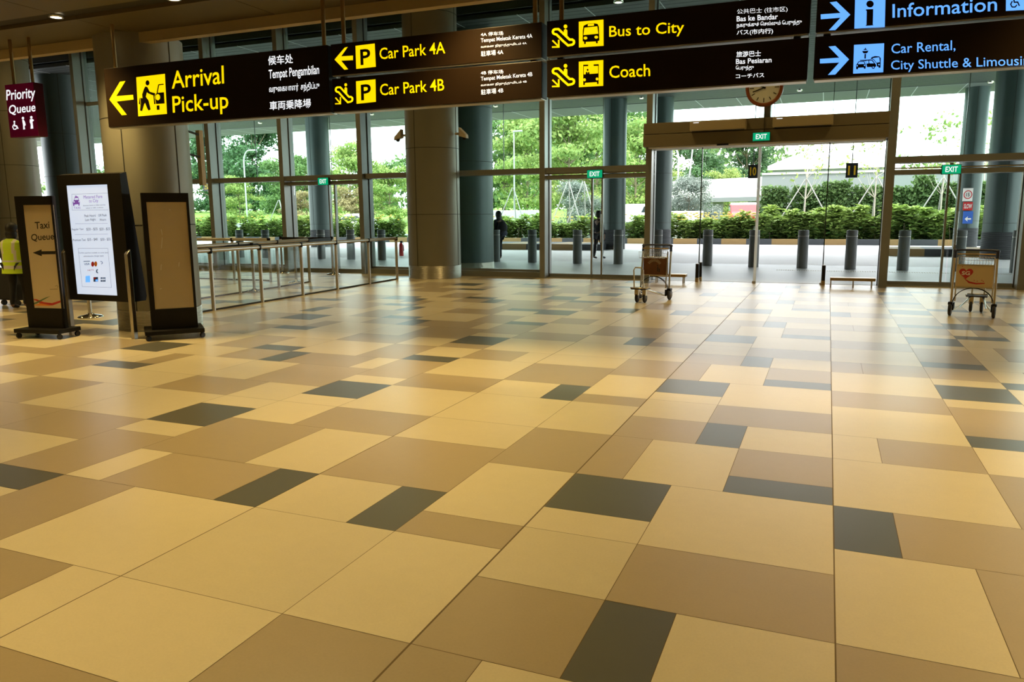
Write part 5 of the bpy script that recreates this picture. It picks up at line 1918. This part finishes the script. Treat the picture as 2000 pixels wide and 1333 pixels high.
tag(o, 'white sloping ramp parapet seen in the left of the portal', 'ramp')
MB().prism([(a, 65.95, z0 - .35), (b, 65.95, z2 - .35), (b, 65.95, z2), (a, 65.95, z0)], (0, 1.5, 0)).build('underside', ['concrete'], o)
for x in (a + 1.5, (a + b) / 2, b - 1):
    MB().box((x - .4, 66.4, 0), (x + .4, 67.4, z0 - .2)).build('pier', ['concrete'], o)
a, b = at_y(1494, 440, 85).x, at_y(1735, 440, 85).x
z0, z1 = at_y(1600, 330, 85).z, at_y(1600, 304, 85).z
m = MB().prism([(a, 85, z0), (b, 85, z0), (b, 85, z1), (a + 2.2, 85, z1), (a, 85, z1 - .9)], (0, 9, 0))
o = m.build('white_building', ['whitewall'], origin=((a + b) / 2, 85, 0))
tag(o, 'long white flat roofed building behind the raised road', 'building')
MB().box((a + .5, 85.3, 0), (b, 93, z0)).build('dark_storey', ['concrete'], o)
# guard rail on the lawn side
a, b = at_y(380, 440, 52).x, at_y(790, 440, 52).x
o = MB().box((a, 52, .75), (b, 52.08, 1.08)).build('crash_barrier', ['lamp_grey'], origin=((a + b) / 2, 52, 0))
tag(o, 'pale roadside crash barrier behind the left hedge', 'crash barrier')
for x in np.arange(a + .5, b, 2.5):
    MB().box((x, 52.08, 0), (x + .1, 52.2, 1.05)).build('post', ['lamp_grey'], o)
# white low planter walls behind the centre hedge
for pa, pb, lab in ((962, 1050, 'right of the green outside column'), (1300, 1372, 'left of the portal glass edge')):
    a, b = at_y(pa, 440, 47).x, at_y(pb, 440, 47).x
    tag(MB().box((a, 47, 0), (b, 47.3, 1.9 if pa < 1000 else 1.75)).build('planter_wall', ['whitewall'], origin=((a + b) / 2, 47, 0), bevel=.03), 'low white planter wall behind the hedge, ' + lab, 'planter wall')


def lamp_post(px, Y, pytop, arm, label, r=.065, tilt=0.0):
    x = at_y(px, 440, Y).x
    h = at_y(px, pytop, Y).z
    t = thing('street_lamp', label, 'street lamp', (x, Y, 0), 'street lamps beyond the driveway')
    m = MB()
    if arm:
        P = [(x, Y, 0), (x, Y, h - 1.1)] + [(x + arm * (1 - math.cos(q * math.pi / 12)) * .9, Y, h - 1.1 + 1.1 * math.sin(q * math.pi / 12)) for q in range(1, 7)] + [(x + arm * 1.5, Y, h)]
        m.tube(P, r, 10)
        m.build('pole', ['lamp_grey'], t)
        MB().box((x + arm * 1.5 - .35, Y - .12, h - .06), (x + arm * 1.5 + .35, Y + .12, h + .05)).build('lamp_head', ['lamp_grey'], t, bevel=.02)
    else:
        m.cyl((x, Y, 0), (x + tilt, Y, h), r, r * .7, 12)
        m.build('pole', ['lamp_grey'], t)
        MB().box((x + tilt - .05, Y - .1, h - .04), (x + tilt + .6, Y + .1, h + .06)).build('lamp_head', ['lamp_grey'], t, bevel=.02)


lamp_post(484, 56, 294, .75, 'curved white street lamp in the left bay')
lamp_post(1322, 56, 286, -.5, 'curved white street lamp at the left of the portal')
lamp_post(1005, 50, 257, 0, 'thin straight street lamp right of the green outside column', .06)
lamp_post(1334, 62, 284, 0, 'slightly leaning white lamp pole at the left of the portal', .08, .6)


# cars half hidden behind the hedges
sx_ = at_y(1150, 440, 48).x
tag(MB().box((sx_, 48.0, -.2), (fx0 - .4, 53.0, .72)).build('road_upper', ['concrete']), 'raised far lane carrying parked cars behind the portal hedge', 'road', kind='structure')
tag(MB().box((-70, 48.0, -.2), (sx_, 51.0, .25)).build('road_far', ['concrete']), 'far lane behind the hedge at the left', 'road', kind='structure')


def car(label, px, Y, paint, rz, roof='carwhite', z0=.72):
    x = at_y(px, 440, Y).x
    t = thing('car', label, 'car', (x, Y, z0), None, rz)
    side = [(-2.2, .35), (-2.2, .72), (-1.9, .86), (-1.0, .95), (-.35, 1.42), (.85, 1.46), (1.55, 1.0), (2.1, .92), (2.2, .6), (2.2, .35)]
    m = MB().prism([(px_, -.85, z) for px_, z in side], (0, 1.7, 0))
    b = m.build('body', [paint], t, bevel=.07)
    MB().prism([(px_, -.78, z) for px_, z in ((-.38, 1.40), (-.2, 1.50), (.7, 1.54), (.9, 1.44))], (0, 1.56, 0)).build('roof', [roof], t, bevel=.03)
    for s in (-1, 1):
        y = .852 * s
        MB().prism([(-.85, y, .98), (-.32, y, 1.36), (.2, y, 1.38), (.2, y, .98)], (0, .012 * s, 0)).prism([(.28, y, .98), (.28, y, 1.38), (.8, y, 1.38), (1.3, y, 1.0)], (0, .012 * s, 0)).build('side_window', ['carglass'], t)
    for cx_ in (-1.4, 1.4):
        for cy_ in (-.8, .8):
            wo = MB().lathe([(.0, -.1), (.3, -.1), (.33, -.06), (.33, .06), (.3, .1), (.0, .1)], (cx_, cy_, .33), 24, axis='y').build('wheel', ['rubber'], t)
    MB().box((-2.22, -.7, .6), (-2.18, -.45, .72)).box((-2.22, .45, .6), (-2.18, .7, .72)).build('headlight', ['paper_white'], t)


car('white car half hidden behind the hedge through the far left door', 692, 49.4, 'carwhite', .04, z0=.25)
car('white car half hidden behind the hedge left of the portal', 1236, 50.5, 'carwhite', 1.45)
car('red car with a white roof behind the hedge in the portal', 1452, 50.5, 'red', 1.75)

# far tree line closing the horizon
rnd = random.Random(21)
mb, tone = MB(), []
for k in range(150):
    x = -225 + 310 * k / 150 + rnd.gauss(0, 1.5)
    y = 178 + rnd.gauss(0, 5)
    hh = 11.5 + 4.0 * math.sin(k * .33) + rnd.random() * 3
    if x > 4:
        hh *= .62
    for q in range(3):
        leaves(mb, tone, (x + rnd.gauss(0, 2), y, 1 + hh * (.25 + .3 * q)), (3.2, 3.2, 2.6), 60, .8, rnd, .4)
o = leafbuild(mb, tone, 'treeline', 'leaf_mid', None, (-60, 178, 0))
tag(o, 'hazy line of distant trees closing the view', 'trees', kind='stuff')
